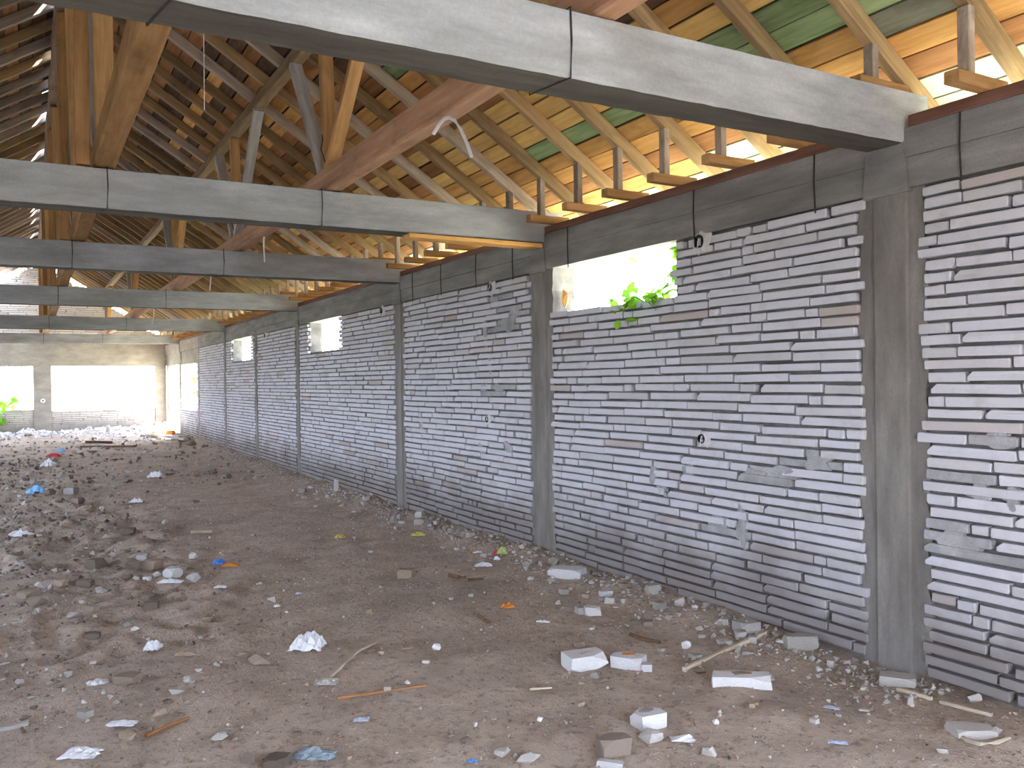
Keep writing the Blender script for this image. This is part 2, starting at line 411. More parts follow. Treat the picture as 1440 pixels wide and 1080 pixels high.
for b in range(9):
    y0, y1 = COL[b]+0.185, COL[b+1]-0.185
    if b >= 3: y0, y1 = COL[b]+0.13, COL[b+1]-0.13
    root = empty('wall_right', (XW, (y0+y1)/2, 0)); tag(root, WALL_LABEL[b], 'wall', kind='structure')
    rr = random.Random(100+b); ztop = ZL
    holes = [WIN[b]] if b in WIN else []
    if b == 7: ztop = 2.62
    # mortar core with the opening left out
    mb = MB(); xa, xb = 0.042, 0.25; yc = root.location.y
    def core(ya, yb, za, zb): mb.box(xa, xb, ya-yc, yb-yc, za, zb)
    if holes:
        ha, hb, za, zb = holes[0]
        hb2 = min(hb, y1+.1)
        if za > 0: core(y0-.1, y1+.1, -0.2, za)
        core(y0-.1, ha, za, ZL)
        if hb2 < y1+.05: core(hb2, y1+.1, za, ZL)
        if zb < ZL-.05: core(ha, hb2, zb, ZL)
    else: core(y0-.1, y1+.1, -0.2, ZL)
    link('mortar_core', mb.mesh('mortar_core'), MAT['mortar'] if b < 7 else MAT['endcon'], root)
    if b == 8: continue
    rows, ch = brick_rows(y0, y1, 0.02, ZL-0.01 if b < 7 else 0.87, rr, [h for h in holes if b != 7])
    if b == 7:                                       # brick strips beside the opening
        r2, _ = brick_rows(y0, 24.82, 0.87, 2.2, rr, tooth=.02); rows += r2
    boxes = [(4.459, 2.544), (4.461, 1.175), (7.62, 2.47), (7.66, 1.33)]
    if b <= 2:
        for (yy, zz, L) in rows:
            if any(abs(yy-a) < L/2+.02 and abs(zz-c) < .06 for a, c in boxes):
                if any(abs(yy-a) < .2 and abs(zz-c) < .06 for a, c in boxes) and L < .3: continue
            cls = 0 if L > .38 else 1 if L > .19 else 2
            L0, ms = PROTO[cls]; me = rr.choice(ms)
            o = bpy.data.objects.new('brick', me); C.objects.link(o); o.parent = root
            x = rr.gauss(0, .0035) + (0.012 if rr.random() < .04 else 0)
            for ((sy, sz), wy, wz, p) in SM:
                if p == b and abs(zz-sz) < wz+.012 and abs(yy-sy) < wy*.8+L*.15 and L < wy*4.5+.12:
                    o.material_slots[0].link = 'OBJECT'; o.material_slots[0].material = MAT['patch']
            wav = .006*math.sin(yy*2.1+zz*3)
            o.location = (x, yy-yc, zz+wav+rr.uniform(-.0025, .0025)); o.scale = (1, L/L0, (ch-rr.uniform(.008, .016))/.052)
            o.rotation_euler = (rr.gauss(0, .0045), rr.gauss(0, .012), rr.gauss(0, .006))
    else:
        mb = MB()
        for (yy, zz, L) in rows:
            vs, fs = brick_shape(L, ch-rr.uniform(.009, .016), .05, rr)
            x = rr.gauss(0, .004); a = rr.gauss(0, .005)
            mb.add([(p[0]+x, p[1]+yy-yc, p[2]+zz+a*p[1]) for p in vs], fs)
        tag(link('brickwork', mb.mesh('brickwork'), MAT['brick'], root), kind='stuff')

# mortar smears and the socket boxes on the near panels
def smear(y, z, wy, wz, seed, parent_name):
    """thin skin of mortar smeared over the bricks, ragged at the rim"""
    rr = random.Random(seed); mb = MB(); n = 28; vs = [(-0.0075, 0, 0)]
    ph = [rr.uniform(0, 6.28) for _ in range(4)]; am = [rr.uniform(.05, .22) for _ in range(4)]
    def out(t):
        c, d = math.cos(t), math.sin(t); e = (abs(c)**3+abs(d)**3)**(-1/3)
        q = 1+sum(am[i]*math.sin((i+1)*t+ph[i]) for i in range(4))+rr.uniform(-.05, .05)
        return c*e*wy*q, d*e*wz*q
    oc = [out(2*math.pi*k/n) for k in range(n)]
    for f, x in ((.5, -.0075), (.88, -.006), (1.0, .014)):
        vs += [(x+rr.uniform(-.0015, .0015), y_*f, z_*f) for y_, z_ in oc]
    fs = [(0, 1+(k+1) % n, 1+k) for k in range(n)]
    for r_ in range(2):
        o = 1+r_*n; fs += [(o+k, o+(k+1) % n, o+n+(k+1) % n, o+n+k) for k in range(n)]
    mb.add(vs, fs); par = bpy.data.objects[parent_name]; me = mb.mesh('mortar_smear')
    o = link('mortar_smear', me, MAT['patch'], par); o.location = (rr.uniform(.006, .011), y-par.location.y, z); return o
k = 0
for (u, v, wy, wz, p) in SMEARS:
    y, z = at_wall(u, v); k += 1
    smear(y, z, wy, wz, 300+k, 'wall_right' if p == 0 else 'wall_right.%03d' % p)
def socket_box(u, v, label, r=.045, square=False):
    y, z = at_wall(u, v); o = empty('socket_box', (XW, y, z)); tag(o, label, 'socket', 'empty socket holes in the brick wall')
    n = 4 if square else 12; mb = MB(); off = math.pi/4 if square else 0
    ring = lambda rad, x: [(x, math.cos(2*math.pi*i/n+off)*rad, math.sin(2*math.pi*i/n+off)*rad) for i in range(n)]
    vs = ring(r, -.018)+ring(r*.86, -.018)+ring(r*.86, .015)+ring(r, .03); fs = []
    for i in range(n):
        j = (i+1) % n; fs += [(i, j, n+j, n+i), (n+i, n+j, 2*n+j, 2*n+i), (j, i, 3*n+i, 3*n+j)]
    fs.append(tuple(2*n+i for i in range(n)))
    mb.add(vs, fs); link('box', mb.mesh('box'), MAT['black'], o)
    rr = random.Random(int(u)); mb = MB(); n = 16; vs = []
    for i in range(n): t = 2*math.pi*i/n; vs.append((-.012, math.cos(t)*r*1.02, math.sin(t)*r*1.02))
    for i in range(n): t = 2*math.pi*i/n; q = rr.uniform(1.3, 2.2); vs.append((.004, math.cos(t)*r*q-.02, math.sin(t)*r*q))
    mb.add(vs, [(n+i, i, (i+1) % n, n+(i+1) % n) for i in range(n)]); link('plaster_collar', mb.mesh('plaster_collar'), MAT['whitestone'], o)
    mb = MB(); mb.tube([(-.004, .0, .0), (-.02, -.01, .02), (-.03, -.012, -.005), (-.032, -.01, -.05)], .003, 5); link('cable_end', mb.mesh('cable_end'), MAT['white'], o)
socket_box(984, 340, 'black square socket hole with plaster collar just under the ring beam beside the wide window', .05, True)
socket_box(988, 617, 'small round black socket hole at mid height below the wide window', .033)
socket_box(690, 405, 'black socket hole high on the windowless panel between the second and third columns', .045, True)
socket_box(686, 590, 'small round socket hole at mid height between the second and third columns', .03)
socket_box(537, 437, 'tiny dark socket hole high beside the third column, past the second small window', .045, True)
socket_box(373, 472, 'tiny dark socket hole high between the third small window and the fourth column', .045, True)

# ------------------------------------------------------------------ columns and ring beam
COLNAME = ['first', 'second', 'third', 'fourth', 'fifth', 'sixth', 'seventh', 'eighth']
for i, y in enumerate(COL[:-1]):
    rr = random.Random(500+i); hw = 0.205 if i < 3 else 0.19 if i == 3 else .15
    mb = MB(); n = 42; vs = []; x0 = .012 if i != 1 else .015
    # slightly rough front: strip of cross sections with a proud centre strip between ragged margins
    for k in range(n+1):
        z = -0.2 + (ZL+0.2)*k/n; a, c = hw+rr.uniform(-.02, .02), hw+rr.uniform(-.02, .02)
        prof = [(.25, -a), (x0+.006, -a), (x0+.004+rr.uniform(-.003, .003), -hw*.52), (x0-.010, -hw*.47), (x0-.012+rr.uniform(-.001, .001), 0), (x0-.010, hw*.47), (x0+.004+rr.uniform(-.003, .003), hw*.52), (x0+.006, c), (.25, c)]
        vs += [(p[0], p[1], z) for p in prof]
    m9 = 9; fs = []
    for k in range(n):
        for j in range(m9-1): fs.append((k*m9+j, (k+1)*m9+j, (k+1)*m9+j+1, k*m9+j+1))
    mb.add(vs, fs)
    lab = ('cast concrete wall column behind the viewer at the open end' if i == 0 else
           '%s grey concrete column of the long brick wall counted from the camera' % COLNAME[i-1])
    o = link('concrete_column', mb.mesh('concrete_column'), MAT['column'] if i < 7 else MAT['endcon']); o.location = (XW, y, 0)
    if i in BEAMS:
        hb_ = MB(); hb_.add([(-.012, -.13, ZL-.02), (.2, -.13, ZL-.02), (.2, .15, ZL-.02), (-.014, .15, ZL-.02), (-.016, -.10, ZB0-.01), (.2, -.10, ZB0-.01), (.2, .13, ZB0-.01), (-.014, .13, ZB0-.01)],
                    [(0, 3, 2, 1), (4, 5, 6, 7), (0, 1, 5, 4), (2, 3, 7, 6), (3, 0, 4, 7)])
        link('column_head', hb_.mesh('column_head'), MAT['ring'] if i < 7 else MAT['endcon'], o)
    tag(o, lab, 'column', kind='structure')

rt = empty('ring_beam', (XW, 0, ZL)); tag(rt, 'long grey concrete ring beam running on top of the brick wall', 'beam', kind='structure')
rr = random.Random(77)
for i in range(9):           # each bay was cast between boards: a lower and an upper lift, slightly offset
    ya, yb = COL[i], COL[i+1]
    if i == 0: ya = YREAR
    if i == 8: yb = YEND+.25
    mb = MB(); s = .14+rr.uniform(-.02, .03); o1, o2 = rr.uniform(-.004, .006), rr.uniform(-.006, .002)
    mb.box(o1, .25, ya, yb, 0, s); mb.box(o2, .25, ya, yb, s+.002, ZR-ZL)
    link('cast_lift', mb.mesh('cast_lift'), MAT['ring'] if i < 7 else MAT['endcon'], rt)
for (u, va, vb) in [(1352, 163, 262), (1147, 222, 312), (977, 268, 330), (800, 320, 420), (722, 342, 392), (670, 352, 372), (621, 366, 415), (581, 382, 417)]:
    y, z = at_wall(u, (va+vb)/2); mb = MB(); z1 = ZR-ZL; lo = -0.03
    mb.tube([(-.009, y, z1), (-.011, y+.004, z1*.5), (-.009, y-.003, lo)], .0045, 5); link('tie_wire', mb.mesh('tie_wire'), MAT['wire'], rt)

# wall plates between the cross beams
pj = [YREAR] + [COL[i] for i in BEAMS] + [YEND+.2]
PL = ['before the first cross beam', 'between the first and second cross beams', 'between the second and third cross beams', 'between the third and fourth cross beams', 'between the fourth and fifth cross beams', 'between the fifth and sixth cross beams', 'past the sixth cross beam']
for i in range(7):
    a = pj[i] + (.135 if i else 0); b = pj[i+1]-(.135 if i < 6 else 0)
    o = bar_between('wall_plate', (XW+.045, a, ZR+.031), (XW+.045, b, ZR+.031), .12, .06, WOODS['plate'], seed=i, jit=.002)
    tag(o, 'red-brown timber wall plate on the ring beam ' + PL[i], 'timber')

# ------------------------------------------------------------------ cross beams
NTH = ['first', 'second', 'third', 'fourth', 'fifth', 'sixth']
def cross_beam(i, y, label):
    rr = random.Random(40+i); W, n = .24, 110; mb = MB(); x0, x1 = XL-.1, XW+.2; vs = []
    for k in range(n+1):
        x = x0+(x1-x0)*k/n; zb = rr.uniform(-.002, .002); c = .010
        sag = -.012*math.sin(math.pi*k/n)
        prof = [(-W/2, ZB0+c+rr.uniform(-.003, .004)), (-W/2+rr.uniform(-.002, .002), (ZB0+ZB1)/2), (-W/2, ZB1-c*.5), (-W/2+c, ZB1+rr.uniform(-.004, .002)), (W/2-c, ZB1), (W/2, ZB1-c), (W/2, ZB0+c), (W/2-c, ZB0+zb), (-W/2+c, ZB0+zb)]
        vs += [(x, p[0], p[1]+sag) for p in prof]
    m9 = 9; fs = []
    for k in range(n):
        for j in range(m9): fs.append((k*m9+j, k*m9+(j+1) % m9, (k+1)*m9+(j+1) % m9, (k+1)*m9+j))
    fs.append(tuple(range(m9))[::-1]); fs.append(tuple(n*m9+j for j in range(m9)))
    mb.add(vs, [f[::-1] for f in fs]); me = mb.mesh('concrete_beam')
    bm = bmesh.new(); bm.from_mesh(me); bmesh.ops.recalc_face_normals(bm, faces=bm.faces); bm.to_mesh(me); bm.free()
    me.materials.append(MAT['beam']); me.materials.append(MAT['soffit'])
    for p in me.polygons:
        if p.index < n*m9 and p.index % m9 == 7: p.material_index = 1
    o = link('concrete_beam', me); o.location = (0, y, 0); tag(o, label, 'beam', kind='structure')
    for xw in [1.94, .42, -.75][:3 if i < 4 else 2]:
        xw += {0: .0, 1: .08}.get(i, 0); q = W/2+.004; mb = MB()
        mb.tube([(xw+.006, -q+.1, ZB1+.006), (xw, -q, ZB1), (xw+.004, -q-.001, (ZB0+ZB1)/2), (xw-.003, -q, ZB0-.012), (xw-.05, q, ZB0-.016), (xw-.05, q, ZB1)], .0042, 5)
        link('tie_wire', mb.mesh('tie_wire'), MAT['wire'], o)
    return o
for k, i in enumerate(BEAMS):
    cross_beam(k, COL[i]+.018, '%s concrete cross beam overhead counted from the camera' % NTH[k])
# loose formwork strip left under the end of the second beam
o = bar_between('formwork_strip', (2.75, 6.55, ZB0-.035), (4.03, 6.55, ZB0-.035), .16, .036, WOODS['orange'], seed=3)
tag(o, 'orange formwork strip left under the wall end of the second cross beam', 'board')

# ------------------------------------------------------------------ roof
def slope_matrix(x, y, z, side):
    """local X runs down the slope, local Y along the hall, local Z off the slope"""
    m = Matrix.Identity(4); X = Vector((side*CA, 0, -SA)); Z = Vector((side*SA, 0, CA)); Y = Z.cross(X)
    for i in range(3): m[i][0], m[i][1], m[i][2] = X[i], Y[i], Z[i]
    m[0][3], m[1][3], m[2][3] = x, y, z
    return m
RD, RWD = .10, .062
XE = 4.98
LS = (XE-XR)/CA
RY = [2.43+.555*k for k in range(-8, 52)]; RY = [y for y in RY if YREAR+.05 < y < 31.1]
ceil = {1: empty('ceiling', (0, 0, 0)), -1: empty('ceiling', (0, 0, 0))}
tag(ceil[1], 'boarded timber roof slope over the brick wall, seen from inside', 'roof', kind='structure')
tag(ceil[-1], 'far boarded roof slope on the other side of the ridge gap', 'roof', kind='structure')
raf_me = [beveled_bar('rafter', LS, RWD, RD, .006, 5, s) for s in range(6)]
for me in raf_me: me.materials.append(WOODS['rafter'])
raf_grey = [me.copy() for me in raf_me]
for me in raf_grey: me.materials[0] = WOODS['oldrafter']
rr = random.Random(21)
stud_me = [beveled_bar('eave_stud', 1.0, .062, .05, .0, 2, s) for s in range(3)]
block_me = [beveled_bar('eave_block', .40, .075, .062, .003, 2, s) for s in range(3)]
for me in stud_me: me.materials.append(WOODS['oldrafter'])
for me in block_me: me.materials.append(WOODS['post'])
for k, y in enumerate(RY):
    for side in (1, -1):
        z = zraf(XR) + RD/2/CA
        yy = y + (0 if side > 0 else .07)+rr.uniform(-.015, .015)
        me = rr.choice(raf_me if (side > 0 and rr.random() < .75) or rr.random() < .2 else raf_grey)
        link('rafter', me, None, ceil[side], slope_matrix(XR+side*.005, yy, z, side))
        if side > 0:
            if any(abs(yy-(COL[i]+.018)) < .19 for i in BEAMS): zb = ZB1
            else: zb = ZR+.061
            xs = 3.93; L = zraf(xs)-zb-.062+.008
            link('eave_block', rr.choice(block_me), None, ceil[1], Matrix.Translation((3.80, yy+rr.uniform(-.01, .01), zb+.032)))
            m = Matrix.Translation((xs, yy, zb+.062)) @ Matrix.Rotation(-math.pi/2, 4, 'Y') @ Matrix.Diagonal((L, 1, 1, 1))
            link('eave_stud', rr.choice(stud_me), None, ceil[1], m)
# boards along the hall on top of the rafters
rr = random.Random(33)
BL = [4.44, 3.885, 3.33, 4.995]; BW = .158
board_me = {}
for m in ('orange', 'yellow', 'green', 'brown', 'dark', 'pale', 'moss'):
    for L in BL:
        me = beveled_bar('roof_board', L-.008, BW-.008, .022, .0, 3, len(board_me)); me.materials.append(WOODS[m]); board_me[m, L] = me
def pick(side, s, y):
    t = s/LS                              # 0 ridge, 1 eave: old brown boards above, paler and mossy ones towards the eave
    q = rr.random()
    if side < 0: return 'brown' if q < .5 else 'dark' if q < .8 else 'yellow'
    if y < 1.2 and side > 0 and .60 < t < .885:
        return 'yellow' if t < .63 else 'brown' if t < .66 else 'orange' if t < .69 else 'yellow' if t < .715 else 'green' if t < .775 else 'moss' if t < .80 else 'orange' if t < .83 else 'pale'
    if t < .45: return 'brown' if q < .62 else 'orange' if q < .74 else 'dark'
    if t < .66: return 'brown' if q < .32 else 'orange' if q < .62 else 'yellow' if q < .74 else 'green' if q < .86 else 'dark'
    if t < .86: return 'yellow' if q < .34 else 'orange' if q < .66 else 'green' if q < .76 else 'pale' if q < .79 else 'brown'
    return 'yellow' if q < .15 else 'orange' if q < .42 else 'green' if q < .52 else 'pale'
nrow = int(LS/BW); nb = {1: 0, -1: 0}; extra = {1: MB(), -1: MB()}
holes_left = []                           # gaps along the ridge on the far slope
for side in (1, -1):
    for r in range(nrow):
        s = (r+.5)*LS/nrow; y = YREAR-.1-rr.choice((0, .555, 1.11, 1.665))
        if side < 0 and r == 0: continue  # the top board of this slope has come off: daylight along the ridge
        while y < 31.2:
            L = rr.choice(BL if y > 1.2 or side < 0 else BL[1:3]); m = pick(side, s, y)
            if side < 0 and s > .9 and y > 27.0: break  # far boards left off here to let daylight onto the gable
            x = XR+side*(s*CA); zc = zraf(XR)-s*SA+(RD+.012)/CA
            if s/LS > .93 and side > 0: m = rr.choice(('pale', 'orange', 'yellow'))
            mw = slope_matrix(x, y+.004, zc+rr.uniform(0, .003), side) @ Matrix.Translation((rr.uniform(-.004, .004), 0, 0)) @ Matrix.Rotation(math.pi/2*1, 4, 'Z') @ Matrix.Rotation(rr.uniform(-.03, .03), 4, 'X')
            if side < 0: mw = mw @ Matrix.Rotation(math.pi, 4, 'Z') @ Matrix.Translation((0, 0, 0))
            # along +Y for both slopes
            d = mw.to_3x3() @ Vector((1, 0, 0))
            if d.y < 0: mw = mw @ Matrix.Rotation(math.pi, 4, 'Z')
            if nb[side] < 299:
                link('roof_board', board_me[m, L], None, ceil[side], mw); nb[side] += 1
            else:
                me = board_me[m, L]; extra[side].add([mw @ v.co for v in me.vertices], [tuple(p.vertices) for p in me.polygons])
            y += L
    if extra[side].v:
        tag(link('roof_boards', extra[side].mesh('roof_boards'), WOODS['brown'], ceil[side]), kind='stuff')
# felt and tiles above the boards (keeps the daylight out), open along the ridge on the far slope
for side in (1, -1):
    mb = MB(); t0 = .0 if side > 0 else .20
    za = (RD+.03)/CA
    def pt(s, dz): return (XR+side*s*CA, zraf(XR)-s*SA+za+dz)
    a, b = pt(t0, 0), pt(LS, 0); c, d = pt(LS, .04), pt(t0, .04)
    segs = [(YREAR-.1, 31.2 if side > 0 else 28.2)]  # covering past the ridge stops short so daylight reaches the gable
    for (ya, yb) in segs:
        vs = [(p[0], ya, p[1]) for p in (a, b, c, d)]+[(p[0], yb, p[1]) for p in (a, b, c, d)]
        mb.add(vs, [(0, 1, 2, 3), (7, 6, 5, 4), (0, 4, 5, 1), (1, 5, 6, 2), (2, 6, 7, 3), (3, 7, 4, 0)])
    if side < 0:                          # pieces of felt still hanging over the gap
        y = YREAR
        while y < 31:
            g = rr.uniform(.12, .5); f = rr.uniform(.25, 1.1)
            if y < 5.5: g = .02
            e = pt(-.02, 0); e2 = pt(-.02, .03); c2, d2 = pt(.22, 0), pt(.22, .03)
            vs = [(p[0], y, p[1]) for p in (e, c2, d2, e2)]+[(p[0], y+f, p[1]) for p in (e, c2, d2, e2)]
            mb.add(vs, [(0, 1, 2, 3), (7, 6, 5, 4), (0, 4, 5, 1), (1, 5, 6, 2), (2, 6, 7, 3), (3, 7, 4, 0)])
            y += f+g
    link('roof_covering', mb.mesh('roof_covering'), MAT['cover'], ceil[side])

# purlins, sill timbers and their supports
XP = 2.10; ZP = zraf(XP)-.072; XS = 2.13; XRS = .49
def tb(name, *a, label, **k):
    o = bar_between(name, *a, **k); tag(o, label, 'timber'); return o
for (x, z, lab) in ((XP, ZP, 'long pine purlin under the middle of the boarded roof slope'), (XR-.02, zraf(XR)-.13, 'dark ridge purlin under the top of the rafters')):
    tb('purlin', (x, YREAR, z), (x, 31.0, z), .11, .11, WOODS['rafter'] if x > 1 else WOODS['dark'], seed=8, jit=.008, label=lab)
tb('sill_timber', (XS, YREAR, ZB1+.092), (XS, 30.5, ZB1+.092), .13, .18, WOODS['timber'], seed=9, jit=.004, label='long reddish timber lying across the cross beams beneath the middle purlin')
tb('sill_timber', (XRS, YREAR, ZB1+.092), (XRS, 30.5, ZB1+.092), .14, .18, WOODS['post'], seed=10, jit=.004, label='long brown timber lying across the cross beams beneath the ridge')
for k, i in enumerate(BEAMS):
    y = COL[i]; zt = ZB1+.182
    st = empty('timber_support', (XS, y, zt)); tag(st, 'timber post with two slanting struts under the middle purlin on the %s cross beam' % NTH[k], 'support', 'post and strut supports')
    bar_between('post', (XS+.0, y+.02, zt), (XP, y+.02, ZP-.062), .085, .10, WOODS['post'], st, (1, 0, 0), 60+k)
    a, b = (1.25, .8)
    bar_between('strut', (XS-.02, y-.06, zt), (XP-.02, y-a, ZP-.085), .055, .10, WOODS['post'] if k != 2 else WOODS['grey'], st, (1, 0, 0), 70+k)
    bar_between('strut', (XS-.02, y+.10, zt), (XP-.02, y+b, ZP-.085), .055, .11, WOODS['grey'], st, (1, 0, 0), 80+k)
    mb = MB(); mb.tube([(-.05, -.02, .02), (-.075, -.04, .10), (-.07, .03, .16), (-.08, -.05, .22), (-.07, .0, .27)], .005, 5); link('binding_wire', mb.mesh('binding_wire'), MAT['wire'], st)
    zt2 = ZB1+.004; zr = zraf(XR)-.20
    st = empty('timber_support', (XR, y, zt2)); tag(st, 'timber king post with two struts under the ridge on the %s cross beam' % NTH[k], 'support', 'post and strut supports')
    bar_between('post', (.355, y-.06, zt2), (.355, y-.06, zr), .06, .09, WOODS['post'], st, (1, 0, 0), 90+k)
    bar_between('strut', (XRS, y-.10, zt), (XR+.02, y-1.3, zr), .08, .12, WOODS['post'], st, (1, 0, 0), 95+k)
    bar_between('strut', (XRS-.02, y+.10, zt), (XR, y+.95, zr), .08, .10, WOODS['grey'], st, (1, 0, 0), 99+k)

# dangling white conduit ends
def conduit(pts, label, r=.007):
    mb = MB(); mb.tube(pts, r, 6); tag(link('conduit', mb.mesh('conduit'), MAT['white']), label, 'cable', 'white conduit ends hanging from the roof timbers')
def on_plane(u, v, X):
    d = FW + RT*((u-720)/F_PX) - UP*((v-540)/F_PX); t = X/d.x; return (X, d.y*t, EYE+d.z*t)
conduit([on_plane(u, v, 2.052) for u, v in ((610, 188), (617, 176), (625, 167), (632, 165), (639, 169), (648, 182), (656, 200), (663, 220))], 'bent white conduit end sticking out below the reddish timber', .011)
conduit([(2.15, 8.9, 3.12), (2.15, 8.92, 3.03), (2.16, 8.93, 2.86)], 'short white cable hanging below the reddish timber past the second beam', .008)
conduit([(2.12, 11.6, 3.12), (2.11, 11.62, 2.99), (2.09, 11.6, 2.82)], 'short white cable hanging below the reddish timber past the third beam', .008)
conduit([(2.13, 17.6, 3.12), (2.14, 17.6, 2.95), (2.10, 17.6, 2.76)], 'small white cable hanging far back past the fourth beam', .009)

conduit([(.886, 5.0, 3.14), (.89, 5.0, 4.0), (.886, 5.0, 5.24)], 'thin wire hanging straight down from the roof behind the first cross beam', .002)

# ------------------------------------------------------------------ far end wall
fe = empty('wall_far', (0, YEND, 0)); tag(fe, 'far gable end wall with wide openings over a low brick parapet', 'wall', kind='structure')
mb = MB()
mb.box(XL, XW+.25, .0, .25, 2.23, 2.95); link('lintel', mb.mesh('lintel'), MAT['endcon'], fe)
for (xa, xb) in ((XL-.25, XL+.3), (-2.0, -1.6), (.16, .67), (3.74, 4.09)):
    mb = MB(); mb.box(xa, xb, -.03, .27, -.2, 2.24); link('pier', mb.mesh('pier'), MAT['endcon'], fe)
rr = random.Random(900)
bk, core = MB(), MB()
for (xa, xb, z0, z1) in ((.67, 3.74, 0, .80), (-1.6, .16, 0, .86), (XL+.3, -2.0, 0, .86)):
    core.box(xa, xb, .03, .24, -.2, z1)
    rows, ch = brick_rows(xa, xb, .0, z1, rr, tooth=.0)
    for (yy, zz, L) in rows:
        vs, fs = brick_shape(L, ch-.012, .05, rr); bk.add([(-p[1]+yy, p[0]+rr.gauss(0, .002), p[2]+zz) for p in vs], [f[::-1] for f in [tuple(q) for q in fs]])
# gable triangle with gaps along the slopes and three small holes
GH = [(-.12, .18, 4.2, 4.46), (.72, .90, 4.22, 4.44), (2.74, 3.1, 4.12, 4.55)]
def gz(x): return zraf(x)+.02
nrow = int((gz(XR)-2.95)/CH)
for r in range(nrow):
    zc = 2.95+(r+.5)*CH; half = (gz(XR)-.14-zc)/.65
    if half < .2: continue
    hs = [(a, b, c, d) for a, b, c, d in GH]
    a, b = XR-half, min(XR+half, XW+.2); a = max(a, XL)
    a += rr.uniform(0, .12); b -= rr.uniform(0, .12)
    seg = [(a, b)]
    for (ha, hb, za, zb) in GH:
        if za < zc < zb:
            ns = []
            for (s, e) in seg:
                if hb <= s or ha >= e: ns.append((s, e))
                else:
                    if s < ha: ns.append((s, ha))
                    if e > hb: ns.append((hb, e))
            seg = ns
    for (s, e) in seg:
        core.box(s+.01, e-.01, .03, .24, zc-CH/2, zc+CH/2)
        rows, _ = brick_rows(s, e, zc-CH/2, zc+CH/2, rr, tooth=.0)
        for (yy, zz, L) in rows:
            vs, fs = brick_shape(L, CH-.012, .05, rr); bk.add([(-p[1]+yy, p[0]+rr.gauss(0, .003), p[2]+zz) for p in vs], [tuple(q)[::-1] for q in fs])
tag(link('brickwork', bk.mesh('brickwork'), MAT['endbrick'], fe), kind='stuff')
link('mortar_core', core.mesh('mortar_core'), MAT['endcon'], fe)
mb = MB(); n = 14
for (rad, x) in ((.055, -.034), (.03, -.05)):
    pass
vs = [(math.cos(2*math.pi*i/n)*.07, -.033, math.sin(2*math.pi*i/n)*.07) for i in range(n)]+[(math.cos(2*math.pi*i/n)*.05, -.055, math.sin(2*math.pi*i/n)*.05) for i in range(n)]+[(math.cos(2*math.pi*i/n)*.025, -.05, math.sin(2*math.pi*i/n)*.025) for i in range(n)]
mb.add(vs, [(i, (i+1) % n, n+(i+1) % n, n+i) for i in range(n)]+[(n+i, n+(i+1) % n, 2*n+(i+1) % n, 2*n+i) for i in range(n)])
o = empty('wall_box', (.42, YEND, 1.13)); tag(o, 'small round white wall box on the pier of the far end wall', 'socket')
link('rim', mb.mesh('rim'), MAT['white'], o)
mb = MB(); mb.add([(math.cos(2*math.pi*i/n)*.027, -.046, math.sin(2*math.pi*i/n)*.027) for i in range(n)], [tuple(range(n))]); link('hole', mb.mesh('hole'), MAT['black'], o)

# left wall (beside the viewer, out of the picture): parapet, piers and a beam with openings sized for the light inside
lw = empty('wall_left', (XL, 0, 0)); tag(lw, 'side wall opposite the brick wall with a row of wide openings', 'wall', kind='structure')
mb = MB(); mb.box(-.25, 0, YREAR, YEND+.25, -.2, .9); link('parapet', mb.mesh('parapet'), MAT['brick'], lw)
mb = MB(); mb.box(-.25, 0, YREAR, YEND+.25, 2.3, ZR); link('ring_beam', mb.mesh('ring_beam'), MAT['ring'], lw)
for y in COL:
    mb = MB(); mb.box(-.25, .0, y-(1.3 if y < 5 else .9 if y < 8 else .8), y+(1.3 if y < 5 else .9 if y < 8 else .8), .9, 2.3); link('pier', mb.mesh('pier'), MAT['brick'], lw)

# rear end (behind the viewer): unseen wall, doorway and gable hatch shaped for the light
rw = empty('wall_rear', (0, YREAR, 0)); tag(rw, 'rear end wall behind the viewer with a doorway and a gable hatch added for light', 'wall', kind='structure')
mb = MB(); mb.box(XL-.25, -.6, -.25, 0, -.2, 2.6); mb.box(2.5, XW+.25, -.25, 0, -.2, 2.6); link('brickwork', mb.mesh('brickwork'), MAT['brick'], rw)
mb = MB(); mb.box(XL-.25, XW+.25, -.25, 0, 2.3, ZR); link('lintel', mb.mesh('lintel'), MAT['ring'], rw)
mb = MB()                                   # gable closed but for a hatch added to cast timber shadows
for (xa, xb, za, zb) in ((XL, XW, ZR, 3.45), (XL, .6, 3.45, 4.85), (1.7, XW, 3.45, 4.85), (XL, XW, 4.85, 6.0)):
    n = 24
    for k in range(n):
        p, q = xa+(xb-xa)*k/n, xa+(xb-xa)*(k+1)/n; zt = min(zb, zraf((p+q)/2)+.10)
        if zt > za+.01: mb.box(p, q, -.2, -.02, za, zt)
link('gable', mb.mesh('gable'), MAT['brick'], rw)

